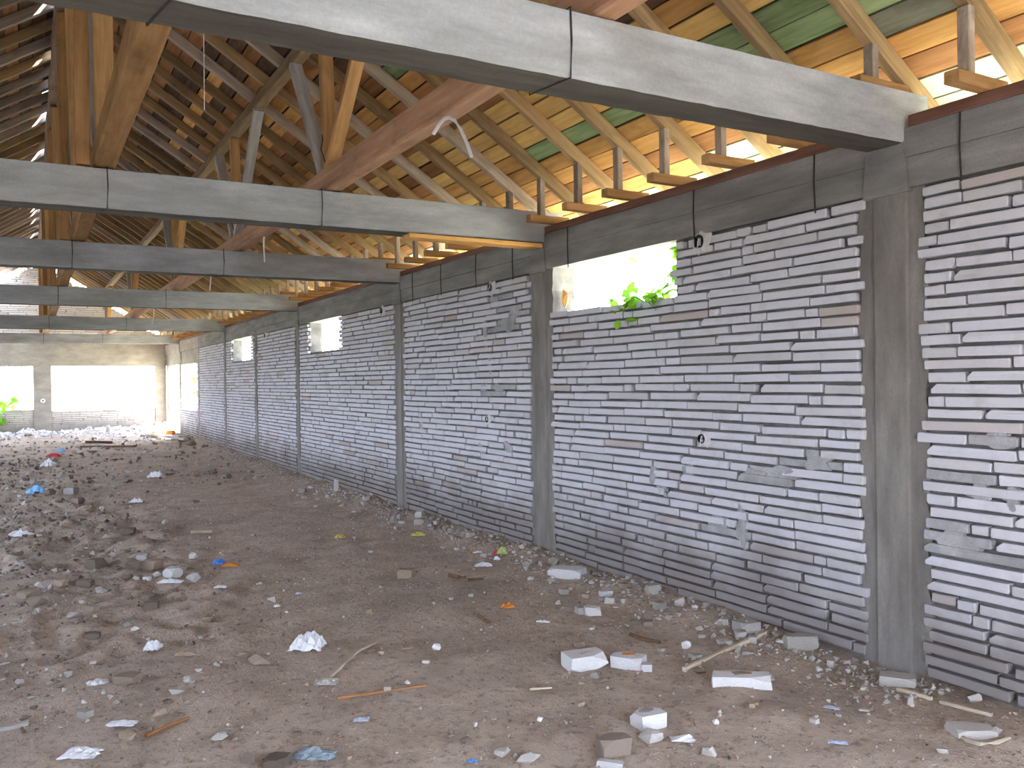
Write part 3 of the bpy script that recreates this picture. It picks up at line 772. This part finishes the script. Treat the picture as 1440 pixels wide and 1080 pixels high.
# ------------------------------------------------------------------ window details of the wide window
ya, yb, za, zb = WIN[1]
o = bar_between('formwork_board', (XW+.13, ya-.02, zb-.012), (XW+.13, yb, zb-.012), .20, .022, WOODS['orange'], seed=5)
tag(o, 'orange board left under the lintel of the wide bright window', 'board')
def lump(name, loc, size, m, label=None, cat=None, seed=0, parent=None, n=16, flat=False, group=None, rot=None, boxy=0.0):
    me = stone_mesh(seed, n, boxy); o = link(name, me, m, parent); o.location = loc; o.scale = size
    o.rotation_euler = rot or (0, 0, random.Random(seed).uniform(0, 6.28))
    if label: tag(o, label, cat, group)
    return o
_SM = {}
def stone_mesh(seed, n=16, boxy=0.0, m=None):
    """convex broken stone in a unit box resting on z=0"""
    key = (seed, n, boxy, m.name if m else None)
    if key in _SM: return _SM[key]
    r = random.Random(seed*13+n); bm = bmesh.new()
    if boxy > 0:
        for sx_ in (-1, 1):
            for sy_ in (-1, 1):
                for sz_ in (-1, 1):
                    if r.random() < (.3 if boxy > .7 else .65):      # knocked-off corner: three points
                        k = r.uniform(.15, .45)
                        for ax in range(3):
                            p = [sx_, sy_, sz_]; p[ax] *= 1-k*2; bm.verts.new([c*.5+r.uniform(-.02, .02) for c in p])
                    else: bm.verts.new([c*.5+r.uniform(-.13, .13)*(1.15-boxy) for c in (sx_, sy_, sz_)])
    else:
        for k in range(n):
            v = Vector((r.gauss(0, 1), r.gauss(0, 1), r.gauss(0, 1))).normalized()*r.uniform(.42, .55); bm.verts.new(v)
    res = bmesh.ops.convex_hull(bm, input=bm.verts)
    kill = [v for v in bm.verts if not v.link_faces]
    bmesh.ops.delete(bm, geom=kill, context='VERTS')
    zs = min(v.co.z for v in bm.verts)
    for v in bm.verts: v.co.z -= zs
    me = bpy.data.meshes.new('stone'); bm.to_mesh(me); bm.free()
    if m: me.materials.append(m)
    _SM[key] = me; return me
yb = 6.36; y, z = at_wall(792, 408)
lump('foam_lump', (XW+.10, yb-.03, z-.14), (.06, .07, .20), MAT['foam'], 'orange-brown foam lump stuck on the jamb of the wide bright window', 'foam', 4)

# plant growing in the window: stem and separate leaves
def leaf_mesh(seed, m):
    r = random.Random(seed); mb = MB(); n = 5; vs = [(0, 0, 0)]
    for i in range(1, n): t = i/n; wd = .36*math.sin(math.pi*t**.8); vs += [(t, -wd, -.10*t*t+.05*wd), (t, 0, -.12*t*t), (t, wd, -.10*t*t+.05*wd)]
    vs.append((1, 0, -.16)); fs = [(0, 1, 2), (0, 2, 3)]
    for i in range(n-2):
        a = 1+3*i; fs += [(a, a+3, a+4, a+1), (a+1, a+4, a+5, a+2)]
    a = 1+3*(n-2); e = len(vs)-1; fs += [(a, e, a+1), (a+1, e, a+2)]
    mb.add(vs, fs); me = mb.mesh('leaf'); me.materials.append(m); return me
LEAF = [leaf_mesh(i, MAT['leaf']) for i in range(2)]
def plant(name, loc, stems, leaves, size, label, seed):
    r = random.Random(seed); o = empty(name, loc); tag(o, label, 'plant'); P = []
    for s in stems:
        mb = MB(); mb.tube(s, [.006]*(len(s)-1)+[.002], 5); link('stem', mb.mesh('stem'), MAT['leaf'], o); P += [Vector(p) for p in s[1:]]
    for k in range(leaves):
        j = r.randrange(len(P)); p = P[j]+Vector((r.gauss(0, .025), r.gauss(0, .05), r.gauss(0, .035)))
        l = bpy.data.objects.new('leaf', r.choice(LEAF)); C.objects.link(l); l.parent = o
        l.location = p; q = size*r.uniform(.6, 1.25); l.scale = (q, q, q); l.rotation_euler = (r.gauss(0, .6), r.gauss(.1, .6), r.uniform(0, 6.28))
    return o
plant('window_plant', (XW+.08, 4.90, 2.18), [[(0, .25, 0), (-.02, .15, .06), (0, -.02, .11), (.02, -.10, .22), (0, -.14, .33)], [(0, .25, 0), (-.08, .30, .05), (-.13, .33, .0), (-.16, .36, -.09)], [(0, .1, .0), (-.05, .0, .05), (-.1, .02, .03)], [(0, .3, 0), (0, .5, .05), (-.02, .65, .06)]], 75, .10,
      'bright green leafy plant growing on the sill of the wide window', 3)
plant('window_plant', (XW+.16, 25.6, .85), [[(0, 0, 0), (0, .1, .5), (.0, .3, .9)], [(0, 0, 0), (0, -.3, .4), (0, -.5, .75)]], 24, .17, 'small green plant in the tall opening near the far corner', 4)
plant('window_plant', (-.72, YEND-.12, .10), [[(0, 0, 0), (-.1, .0, .5), (.1, .0, .82), (.35, -.1, 1.0)], [(0, 0, 0), (-.2, .02, .6), (-.12, .0, 1.0)]], 34, .26, 'lush green plant rising before the far end parapet', 5)

# trees outside the openings
def tree(loc, h, w_, label, seed, nl=900):
    r = random.Random(seed); o = empty('tree', loc); tag(o, label, 'tree'); mb = MB()
    mb.tube([(0, 0, 0), (.1, .05, h*.3), (.05, .15, h*.6), (.2, .1, h*.85)], [.16, .13, .09, .03], 7)
    for k in range(5):
        a = r.uniform(0, 6.28); z = h*r.uniform(.35, .65); mb.tube([(.08, .1, z), (math.cos(a)*w_*.3, math.sin(a)*w_*.3, z+h*.15), (math.cos(a)*w_*.5, math.sin(a)*w_*.5, z+h*.22)], [.06, .04, .015], 5)
    link('trunk', mb.mesh('trunk'), MAT['bark'], o); mb = MB(); cl = [(Vector((r.gauss(0, w_*.28), r.gauss(0, w_*.28), h*r.uniform(.42, .95))), r.uniform(.25, .45)*w_*.6) for _ in range(14)]
    for k in range(nl):
        c, rad = r.choice(cl); d = Vector((r.gauss(0, 1), r.gauss(0, 1), r.gauss(0, .7))).normalized(); p = c+d*rad*r.uniform(.6, 1.05)
        e = Euler((r.uniform(-1, 1), r.uniform(-1, 1), r.uniform(0, 6.28))).to_matrix(); s = r.uniform(.16, .32)
        mb.add([p+e @ Vector(q)*s for q in ((0, 0, 0), (.5, -.35, .05), (1, 0, -.1), (.5, .35, .05))], [(0, 1, 2, 3)])
    tag(link('foliage', mb.mesh('foliage'), MAT['treeleaf'], o), kind='stuff')
tree((-1.6, 62, -.1), 3.6, 4.0, 'hazy pale green tree far outside the end opening', 1)

# ------------------------------------------------------------------ rubble and litter
UPV = Vector((0, 0, 1))
def px(u, v, w_px):
    p, t = at_floor(u, v); return p, w_px*t/F_PX
def chunk(u, v, w_px, ratio, label, m, seed, boxy=0.0, name='stone', cat='stone', hgt=.5, rz=None, sink=.12, group=None):
    p, wd = px(u, v, w_px); h = wd*hgt
    r = random.Random(seed); o = lump(name, (p.x, p.y, p.z-h*sink), (wd, wd*ratio, h), m, label, cat, seed, None, 16, boxy=boxy, group=group)
    o.rotation_euler = (0, 0, -YAW+(rz if rz is not None else r.uniform(-.5, .5))); return o
def crumple(u, v, w_px, ratio, label, m, seed, hgt=.25, name='paper_scrap', cat='paper', n=9, rz=0, rough=1.0):
    p, wd = px(u, v, w_px); r = random.Random(seed); rs = np.random.RandomState(seed); mb = MB(); vs = []; a = rs.rand(n+1, n+1)
    for i in range(n+1):
        for j in range(n+1):
            x, y = i/n-.5, j/n-.5; e = max(abs(x), abs(y))*2
            k = 1-.18*rs.rand()*(e > .85)
            z = hgt*(a[i, j]*.75*rough+.55*(1-min(1, math.hypot(x, y)*2))**.8)*(1-.75*e**3)
            vs.append(((x+rs.uniform(-.3, .3)/n)*k, (y+rs.uniform(-.3, .3)/n)*k, z))
    fs = [(i*(n+1)+j, (i+1)*(n+1)+j, (i+1)*(n+1)+j+1, i*(n+1)+j+1) for i in range(n) for j in range(n)]
    mb.add(vs, fs); o = link(name, mb.mesh(name), m); o.location = (p.x, p.y, p.z+.006); o.scale = (wd, wd*ratio, wd)
    o.rotation_euler = (0, 0, -YAW+rz); tag(o, label, cat); return o
def stick(pts, r, label, m, name='stick', cat='stick', flat=None, dz=0):
    P = []
    for (u, v) in pts: p, _ = at_floor(u, v); P.append((p.x, p.y, p.z+r*1.1+dz))
    if flat:
        o = bar_between(name, P[0], P[-1], flat, r*2, m, seed=len(pts)+int(pts[0][0]))
    else:
        mb = MB(); mb.tube(P, [r]*(len(P)-1)+[r*.7], 7); o = link(name, mb.mesh(name), m)
    tag(o, label, cat); return o

# near chunks of white brick
def brick_piece(u, v, L_px, depth, h, rz, label, seed, top=None):
    """broken white brick; some keep a crust of mortar on top"""
    p, L = px(u, v, L_px); o = empty('broken_brick', (p.x, p.y, p.z-.008)); o.rotation_euler = (0, 0, -YAW+rz); tag(o, label, 'brick')
    b = link('body', stone_mesh(seed, 8, .8, MAT['whitestone']), None, o); b.scale = (L, depth, h)
    if top:
        c = link('mortar_crust', stone_mesh(seed+50, 14, 0, top), None, o); c.location = (-.03*L, .12*depth, h*.90); c.scale = (L*.75, depth*.7, h*.22); c.rotation_euler = (0, 0, .2)
    return o
brick_piece(822, 938, 56, .14, .085, .35, 'broken white brick with a grey mortar top beside the orange-topped one', 1, MAT['greystone'])
brick_piece(884, 936, 44, .12, .065, -.45, 'broken white brick with an orange clay top', 2, MAT['orange'])
brick_piece(1042, 963, 80, .10, .062, -.12, 'longest white brick lying on the dirt by the lath', 3, MAT['brownstone'])
brick_piece(912, 1020, 42, .10, .07, .5, 'grey-white broken brick standing at the bottom of the floor', 4, MAT['greystone'])
brick_piece(798, 810, 48, .16, .075, -.4, 'flat white brick slab lying at the foot of the second column', 5, MAT['whitestone'])
chunk(816, 912, 22, .8, 'small brown stone behind the broken brick with mortar top', MAT['brownstone'], 6, hgt=.7)
chunk(909, 943, 15, .9, 'small white cube of brick touching the orange-topped brick', MAT['whitestone'], 7, boxy=.8, hgt=.75)
chunk(836, 953, 17, .8, 'small grey rubble lump in front of the mortar-topped brick', MAT['greystone'], 8, hgt=.6)
chunk(850, 960, 18, .7, 'low grey-brown lump next to the small grey rubble lump', MAT['brownstone'], 9, hgt=.6)
chunk(833, 864, 21, .7, 'clean white chunk alone on the dirt in the middle', MAT['whitestone'], 10, boxy=.6, hgt=.55)
chunk(567, 914, 31, .65, 'flat tan stone near the crumpled white bag', MAT['brownstone'], 11, hgt=.28)
chunk(614, 914, 15, .8, 'small bright white chunk right of centre on open dirt', MAT['whitestone'], 12, hgt=.75)
chunk(571, 812, 22, .6, 'brown brick stub on the open floor', MAT['brownstone'], 13, boxy=.6, hgt=.6)
chunk(366, 934, 40, .7, 'brown half-buried stone near the crumpled white bag', MAT['brownstone'], 14, hgt=.4)
chunk(343, 925, 22, .9, 'rounded reddish stone behind the half-buried brown one', MAT['brownstone'], 15, hgt=.6)
chunk(997, 1062, 24, .8, 'round grey-white stone at the very bottom of the floor', MAT['greystone'], 16, hgt=.8)
chunk(760, 1014, 10, .8, 'small white pebble near the bottom middle', MAT['whitestone'], 17, hgt=.8)
chunk(1007, 1018, 12, .8, 'small white pebble beside the bent white tile', MAT['whitestone'], 18, hgt=.8)
chunk(914, 1042, 42, .7, 'low dusty grey rock below the standing brick', MAT['greystone'], 19, hgt=.5)
chunk(862, 1060, 44, .6, 'dark hollow block half buried at the bottom edge', MAT['clod'], 20, boxy=.7, hgt=.6)
chunk(858, 1078, 36, .3, 'white slab edge in front of the dark hollow block', MAT['whitestone'], 21, boxy=.7, hgt=.25)
chunk(705, 1062, 28, .7, 'pale lump amid debris at the bottom middle', MAT['greystone'], 22, hgt=.5)
chunk(742, 1072, 40, .5, 'broken pale shard near the bottom middle edge', MAT['greystone'], 23, hgt=.35)
chunk(918, 833, 19, .8, 'grey brick lump at the wall foot under the low courses', MAT['greystone'], 24, boxy=.6, hgt=.7)
chunk(957, 852, 18, .6, 'slanting brown-grey lump at the wall foot', MAT['greystone'], 25, hgt=1.0)
chunk(852, 838, 17, .7, 'white brick bit on the rubble strip near the second column', MAT['whitestone'], 26, boxy=.6, hgt=.5)
chunk(965, 912, 16, .8, 'crumbly white lump at the tip of the pale lath', MAT['whitestone'], 27, hgt=.9)
chunk(1262, 962, 46, .6, 'flat grey slab at the foot of the first column', MAT['greystone'], 28, boxy=.6, hgt=.3)
chunk(1282, 992, 18, .8, 'round grey stone before the flat slab by the first column', MAT['greystone'], 29, hgt=.8)
chunk(1366, 1032, 56, .6, 'broad dusty slab inside the bent pale tube', MAT['greystone'], 30, boxy=.5, hgt=.22)
chunk(1398, 1030, 22, .9, 'angular stone at the end of the dusty slab', MAT['greystone'], 31, hgt=.8)
chunk(1325, 1058, 22, .6, 'flat pale stone in front of the dusty slab', MAT['greystone'], 32, hgt=.35)
chunk(1125, 912, 44, .5, 'grey concrete slab at the wall foot behind the pale lath', MAT['greystone'], 33, boxy=.7, hgt=.5)
chunk(985, 945, 20, .6, 'brownish flat stone behind the longest white brick', MAT['brownstone'], 34, hgt=.4)
chunk(1370, 985, 22, .8, 'pale stone near the brick wall at the edge of view', MAT['greystone'], 35, hgt=.8)

# bags, papers, plastic
crumple(433, 912, 50, .8, 'crumpled white plastic bag on the open dirt', MAT['paper'], 1, .42, 'plastic_bag', 'bag', 11)
crumple(458, 962, 36, .7, 'pale torn wrapper at the end of the curved twig', MAT['greystone'], 2, .2, 'wrapper', 'wrapper')
crumple(508, 1014, 24, .6, 'small bluish-white paper lying flat near the bottom', MAT['bluepaper'], 3, .12)
crumple(171, 1020, 44, .5, 'bright white folded paper beside a brown stone', MAT['paper'], 4, .12)
crumple(137, 962, 32, .7, 'white paper strip lying on the trampled dirt', MAT['paper'], 5, .15, rz=.5)
crumple(310, 827, 20, .6, 'white flat card near the blue and orange litter', MAT['paper'], 6, .15)
crumple(390, 854, 10, .8, 'tiny white paper scrap on the open dirt', MAT['paper'], 7, .3)
crumple(420, 836, 10, .7, 'tiny bluish scrap behind the tiny white one', MAT['bluepaper'], 8, .2)
crumple(115, 1062, 56, .7, 'torn pinkish-white sheet at the bottom corner', MAT['paper'], 9, .15)
crumple(960, 1042, 38, .55, 'bent white tile piece near the bottom', MAT['paper'], 10, .28, 'tile_piece', 'tile', 3, rough=.6)
crumple(1170, 997, 24, .5, 'pale blue card near the first column', MAT['bluepaper'], 11, .08, rz=-.5)
crumple(1178, 1046, 30, .45, 'pale blue sheet farther from the first column', MAT['bluepaper'], 12, .08, rz=-.3)
crumple(764, 876, 22, .35, 'white plastic spoon-like strip on the dirt', MAT['white'], 13, .12, rz=-.3)
crumple(443, 1066, 66, .45, 'blue-grey rag at the bottom of the floor', MAT['rag'], 14, .18, 'rag', 'cloth')
crumple(665, 1073, 18, .6, 'small blue plastic scrap at the bottom edge', MAT['blue'], 15, .2, 'plastic_scrap', 'plastic')
crumple(714, 856, 22, .5, 'bright orange clay shard on the open floor', MAT['orange'], 16, .35, 'clay_shard', 'shard', 5)
crumple(308, 792, 18, .7, 'small blue plastic wrapper by the stone heap', MAT['blue'], 17, .45, 'wrapper', 'wrapper', 6)
crumple(324, 797, 32, .35, 'orange packet strip beside the blue wrapper', MAT['orange'], 18, .14, 'wrapper', 'wrapper', 6)
crumple(51, 694, 26, .6, 'light blue plastic bag far out on the dirt', MAT['skyblue'], 19, .4, 'plastic_bag', 'bag')
crumple(76, 643, 22, .5, 'red plastic bag far back on the floor', MAT['red'], 20, .25, 'plastic_bag', 'bag')
crumple(86, 636, 11, .7, 'small blue bag behind the red one', MAT['skyblue'], 21, .5, 'plastic_bag', 'bag')
crumple(68, 656, 22, .6, 'white plastic bag before the red one far back', MAT['paper'], 22, .45, 'plastic_bag', 'bag')
crumple(220, 672, 24, .6, 'pinkish-white bag on the dark mound far back', MAT['paper'], 23, .4, 'plastic_bag', 'bag')
crumple(478, 757, 16, .7, 'dull yellow wrapper on the open floor', MAT['yellow'], 24, .3, 'wrapper', 'wrapper')
crumple(588, 753, 22, .6, 'lime yellow wrapper near the wall rubble', MAT['yellow'], 25, .2, 'wrapper', 'wrapper')
crumple(706, 779, 16, .8, 'lime green wrapper by the second column', MAT['green_stuff'], 26, .5, 'wrapper', 'wrapper')
crumple(697, 780, 12, .6, 'red wrapper touching the lime green one', MAT['red'], 27, .4, 'wrapper', 'wrapper')
crumple(699, 788, 10, .8, 'white scrap in front of the red wrapper', MAT['paper'], 28, .5)
crumple(672, 778, 16, .5, 'pink-white card beside the red wrapper', MAT['paper'], 29, .15)
crumple(680, 797, 26, .4, 'torn pale wrapper among chips near the second column', MAT['paper'], 30, .2)
crumple(240, 818, 38, .4, 'white flat sheet in front of the stone heap', MAT['paper'], 31, .14)
crumple(30, 754, 40, .4, 'dirty white sheet at the edge of the rough ground', MAT['paper'], 32, .2)
crumple(4, 880, 16, .9, 'white scrap at the edge of view', MAT['paper'], 33, .4)
crumple(215, 914, 24, .8, 'upright torn white paper among dirt clods', MAT['paper'], 34, .5)
crumple(262, 922, 34, .4, 'tan cardboard scrap lying near the upright torn paper', MAT['brownstone'], 35, .12, 'cardboard_scrap', 'cardboard')
crumple(192, 706, 22, .4, 'white rag scrap on the dark heap far out', MAT['paper'], 36, .3)

# sticks, laths, tube
stick([(962, 945), (1076, 893)], .012, 'long pale wooden lath lying slantwise toward the brick wall', WOODS['lath'], 'lath', 'lath', flat=.025)
stick([(458, 960), (480, 940), (503, 918), (530, 905)], .008, 'curved dry twig by the torn wrapper', WOODS['lath'])
stick([(0, 1028), (40, 1019)], .010, 'grey stick end at the bottom corner', WOODS['grey'], flat=.03)
stick([(205, 1038), (235, 1024), (266, 1012)], .009, 'dusty brown stick near the folded paper', WOODS['brown'])
stick([(1330, 1024), (1358, 1044), (1378, 1050), (1400, 1048), (1420, 1041)], .010, 'bent pale plastic tube lying around the dusty slab', WOODS['lath'], 'plastic_tube', 'tube')
stick([(1322, 989), (1395, 1008)], .008, 'thin pale lath along the wall near the bent tube', WOODS['lath'], 'lath', 'lath', flat=.02)
stick([(1262, 972), (1310, 985)], .008, 'short pale lath before the first column', WOODS['lath'], 'lath', 'lath', flat=.02)
stick([(475, 984), (530, 976), (600, 966)], .007, 'dark thin branch on the dirt below the curved twig', WOODS['brown'])
stick([(745, 971), (776, 969)], .006, 'yellow straw on the dirt before the broken bricks', WOODS['lath'])
stick([(800, 806), (815, 789)], .010, 'short white stick lying behind the slab by the second column', WOODS['lath'], flat=.03)
stick([(672, 868), (684, 876), (690, 878)], .012, 'dark wood splinter on the middle floor', WOODS['dark'])
stick([(632, 812), (645, 815), (655, 814)], .016, 'dark bark piece on the middle floor', WOODS['dark'])
stick([(658, 818), (680, 816)], .012, 'second dark bark piece beside the first', WOODS['dark'])
stick([(886, 895), (905, 902), (928, 906)], .012, 'dark rotten stick near the white lump', WOODS['dark'])
stick([(268, 750), (298, 749)], .014, 'pale board end on the open floor far out', WOODS['lath'], 'board', 'board', flat=.05)
stick([(115, 629), (190, 628)], .02, 'dark plank lying before the far opening', WOODS['dark'], 'plank', 'board', flat=.15)
stick([(120, 624), (158, 622)], .03, 'black charred board just behind the dark plank', WOODS['dark'], 'plank', 'board', flat=.2)
stick([(215, 612), (250, 618)], .03, 'pale plank on the rubble heap in the far corner', WOODS['lath'], 'plank', 'board', flat=.18)
stick([(235, 606), (262, 620)], .03, 'second pale plank slanting on the far corner heap', WOODS['grey'], 'plank', 'board', flat=.14, dz=.07)
chunk(220, 612, 11, .7, 'orange brick chunk on the far corner heap', MAT['orange'], 91, boxy=.7, hgt=.5)
chunk(240, 608, 10, .7, 'second orange brick chunk, higher on the far corner heap', MAT['orange'], 92, boxy=.7, hgt=.6)
chunk(258, 621, 18, .7, 'dark heap lump before the tall opening', MAT['clod'], 93, hgt=.6)
chunk(270, 622, 14, .8, 'dark lump at the foot of the far wall', MAT['clod'], 94, hgt=1.0)
chunk(473, 690, 6, .5, 'pale upright post stub at the wall foot far out', MAT['whitestone'], 95, boxy=.8, hgt=3.0)

# the stone heap at the left and dark clods: individuals
heap = [(135, 795, 22, 'clod'), (152, 786, 26, 'brownstone'), (186, 796, 24, 'clod'), (214, 795, 24, 'brownstone'), (178, 808, 22, 'clod'), (222, 806, 14, 'whitestone'), (243, 806, 20, 'whitestone'), (268, 800, 12, 'clod'), (272, 811, 24, 'whitestone'), (120, 818, 20, 'clod'), (132, 819, 12, 'greystone'), (142, 829, 24, 'greystone'), (108, 812, 12, 'clod'), (192, 812, 12, 'greystone'), (60, 826, 26, 'greystone'), (40, 838, 22, 'brownstone'), (52, 850, 30, 'clod'), (182, 838, 14, 'clod'), (207, 812, 10, 'whitestone'), (272, 781, 18, 'whitestone'), (284, 790, 10, 'brownstone'), (86, 822, 14, 'brownstone'), (20, 850, 14, 'greystone'), (70, 700, 18, 'clod'), (110, 705, 14, 'clod'), (126, 713, 16, 'brownstone'), (85, 728, 18, 'clod'), (100, 690, 16, 'greystone'), (145, 712, 12, 'whitestone'), (140, 745, 18, 'clod'), (180, 747, 18, 'clod'), (232, 745, 18, 'clod'), (76, 765, 14, 'clod'), (200, 782, 14, 'whitestone'), (180, 876, 16, 'greystone'), (190, 882, 12, 'whitestone'), (213, 852, 18, 'clod'), (105, 865, 24, 'greystone'), (115, 875, 18, 'clod'), (130, 855, 16, 'brownstone'), (293, 870, 18, 'brownstone'), (215, 836, 14, 'clod'), (180, 955, 30, 'brownstone'), (225, 1005, 26, 'brownstone'), (178, 1036, 30, 'brownstone'), (120, 1004, 18, 'greystone'), (310, 1035, 26, 'greystone'), (265, 955, 20, 'greystone'), (130, 900, 20, 'clod'), (118, 985, 12, 'whitestone'), (446, 1030, 14, 'clod'), (418, 1030, 10, 'clod'), (430, 1045, 12, 'greystone'), (655, 1040, 18, 'clod'), (390, 1072, 30, 'clod'), (348, 1068, 26, 'clod')]
HL = {'clod': 'dark earth clod', 'brownstone': 'brown stone', 'greystone': 'dusty grey stone', 'whitestone': 'small white brick bit'}
HG = {'clod': 'dark clods on the rough ground', 'brownstone': 'brown stones on the rough ground', 'greystone': 'grey stones on the rough ground', 'whitestone': 'white brick bits on the rough ground'}
MARK = [(308, 792, 'the small blue wrapper by the stone heap'), (240, 818, 'the white flat sheet before the stone heap'), (51, 694, 'the light blue plastic bag far out'), (30, 754, 'the dirty white sheet on rough ground'), (215, 914, 'the upright torn white paper'),
        (171, 1020, 'the bright white folded paper'), (137, 962, 'the white paper strip'), (115, 1062, 'the torn sheet in the bottom corner'), (443, 1066, 'the blue-grey rag'), (192, 706, 'the white rag scrap far out'), (4, 880, 'the white scrap at the edge of view'), (665, 1073, 'the small blue plastic scrap'), (268, 750, 'the pale board end far out'), (310, 827, 'the white flat card')]
MP = [(at_floor(u, v)[0], t) for u, v, t in MARK]; HP = [at_floor(u, v+4)[0] for u, v, _, _ in heap]
ORD = ['', 'second', 'third', 'fourth', 'fifth', 'sixth', 'seventh', 'eighth', 'ninth', 'tenth', 'eleventh', 'twelfth']
for i, (u, v, wpx, mk) in enumerate(heap):
    mp, mt = min(MP, key=lambda q: (q[0]-HP[i]).length)
    rank = sum(1 for j in range(len(heap)) if heap[j][3] == mk and (HP[j]-mp).length < (HP[i]-mp).length)
    l = HL[mk]+(' lying next to ' if rank == 0 else ', %s one out from ' % ORD[min(rank, 11)])+mt; rr2 = random.Random(i)
    chunk(u, v+4, wpx, rr2.uniform(.6, .95), l, MAT[mk], 200+i, boxy=.5 if i % 3 == 0 else 0, name='clod' if mk == 'clod' else 'stone', cat='clod' if mk == 'clod' else 'stone', hgt=rr2.uniform(.4, .7), group=HG[mk])
# rubble strip along the wall foot: individuals, shared meshes
rr = random.Random(61); made = 0
protos = {(mk, s): stone_mesh(400+s, 12, .5 if s % 2 else 0, MAT['dusty' if mk == 'whitestone' and s % 2 else mk]) for mk in ('whitestone', 'greystone', 'brownstone') for s in range(5)}
GL = {'whitestone': ('white brick rubble bit along the foot of the long wall', 'white rubble bits at the wall foot'), 'greystone': ('grey mortar rubble bit along the foot of the long wall', 'grey rubble bits at the wall foot'), 'brownstone': ('brown rubble bit along the foot of the long wall', 'brown rubble bits at the wall foot')}
while made < 170:
    y = 3.2+9.5*rr.random()**1.15; x = XW-.10-abs(rr.gauss(0, .30))
    if x < 3.0: continue
    mk = rr.choice(('whitestone', 'whitestone', 'greystone', 'greystone', 'brownstone')); s = rr.uniform(.03, .075) if rr.random() < .85 else rr.uniform(.08, .14)
    o = bpy.data.objects.new('rubble_bit', protos[mk, rr.randrange(5)]); C.objects.link(o); h = s*rr.uniform(.4, .8)
    o.location = (x, y, float(hz(x, y))-h*.15); o.scale = (s, s*rr.uniform(.5, 1), h); o.rotation_euler = (0, 0, rr.uniform(0, 6.28))
    l, g = GL[mk]; tag(o, l, 'rubble', g); made += 1
# larger loose bits over the open floor
FL = {'whitestone': ('small white chip scattered on the open dirt floor', 'white chips on the open floor'), 'greystone': ('small grey chip scattered on the open dirt floor', 'grey chips on the open floor'), 'brownstone': ('small brown chip scattered on the open dirt floor', 'brown chips on the open floor')}
made = 0
while made < 150:
    y = 2.2+11*rr.random()**1.5; x = rr.uniform(-.6, 3.3); 
    if x < y*math.tan(YAW-.55) or x > y*math.tan(YAW+.50): continue
    mk = rr.choice(('whitestone', 'greystone', 'greystone', 'brownstone', 'brownstone')); s = rr.uniform(.018, .042)
    o = bpy.data.objects.new('stone_chip', protos[mk, rr.randrange(5)]); C.objects.link(o); h = s*rr.uniform(.4, .8)
    o.location = (x, y, float(hz(x, y))-h*.15); o.scale = (s, s*rr.uniform(.5, 1), h); o.rotation_euler = (0, 0, rr.uniform(0, 6.28))
    l, g = FL[mk]; tag(o, l, 'stone', g); made += 1
# uncountable grit
def grit(name, n, m, label, sampler, smin, smax, seed):
    r = random.Random(seed); mb = MB(); base = [stone_mesh(600+k, 8) for k in range(6)]
    base = [([tuple(v.co) for v in me.vertices], [tuple(p.vertices) for p in me.polygons]) for me in base]
    k = 0
    while k < n:
        q = sampler(r)
        if q is None: continue
        x, y = q; s = r.uniform(smin, smax)*(r.random()**1.5*.9+.35); vs, fs = r.choice(base); a = r.uniform(0, 6.28); ca, sa = math.cos(a), math.sin(a); sy_ = r.uniform(.5, 1); z = float(hz(x, y)); hh = r.uniform(.35, .8)
        mb.add([(x+s*(ca*p[0]-sa*p[1]*sy_), y+s*(sa*p[0]+ca*p[1]*sy_), z+s*(p[2]*hh-.08)) for p in vs], fs); k += 1
    if name in ('wall_rubble', 'end_rubble'): tag(link(name, mb.mesh(name), m), label, 'rubble', kind='stuff')
    else: tag(link(name, mb.mesh(name), m, bpy.data.objects['floor']), kind='stuff')
def s_open(r):
    y = 1.8+16*r.random()**1.7; x = r.uniform(-1.2, 4.0)
    return None if x < y*math.tan(YAW-.6) else (x, y)
def s_wall(r):
    y = 2.6+18*r.random()**1.3; x = XW-.03-abs(r.gauss(0, .28)); return (x, y) if x > 2.9 else None
def s_rough(r):
    y = 4.5+9*r.random(); x = -.9+abs(r.gauss(0, .9)); return (x, y) if x < 1.9 else None
def s_mid(r):
    y = 8+13*r.random(); x = -1.3+abs(r.gauss(0, 1.1)); return (x, y) if x < 2.2 else None
def s_far(r):
    y = 14+16.6*r.random(); x = r.uniform(-3, 4.0); return (x, y)
def s_end(r):
    return (r.uniform(-3, 4.0), 30.7-abs(r.gauss(0, 1.2)))
grit('pale_grit', 5000, MAT['dusty'], 'fine pale grit strewn over the whole dirt floor', s_open, .006, .026, 1)
grit('brown_grit', 6000, MAT['brownstone'], 'fine brown grit strewn over the dirt floor', s_open, .008, .034, 2)
grit('dark_grit', 3500, MAT['clod'], 'dark earth crumbs over the floor', s_open, .008, .03, 12)
grit('dark_crumbs', 1100, MAT['clod'], 'dark earth crumbs on the rough ground', s_rough, .015, .07, 3)
grit('wall_rubble', 2200, MAT['dusty'], 'crumbled white rubble strip at the foot of the long wall', s_wall, .015, .06, 4)
grit('wall_grit', 1800, MAT['greystone'], 'crumbled grey mortar along the foot of the long wall', s_wall, .015, .06, 5)
grit('rough_rubble', 900, MAT['greystone'], 'grey rubble crumbs on the rough ground', s_rough, .02, .09, 6)
grit('mid_clods', 1300, MAT['clod'], 'dark clods', s_mid, .02, .13, 13)
grit('mid_rubble', 900, MAT['dusty'], 'pale rubble', s_mid, .02, .11, 14)
grit('far_rubble', 1500, MAT['greystone'], 'grey rubble spread over the far floor', s_far, .04, .15, 7)
grit('far_clods', 700, MAT['clod'], 'dark clods spread over the far floor', s_far, .04, .16, 8)
grit('end_rubble', 900, MAT['whitestone'], 'white rubble bank along the far end wall', s_end, .06, .28, 9)
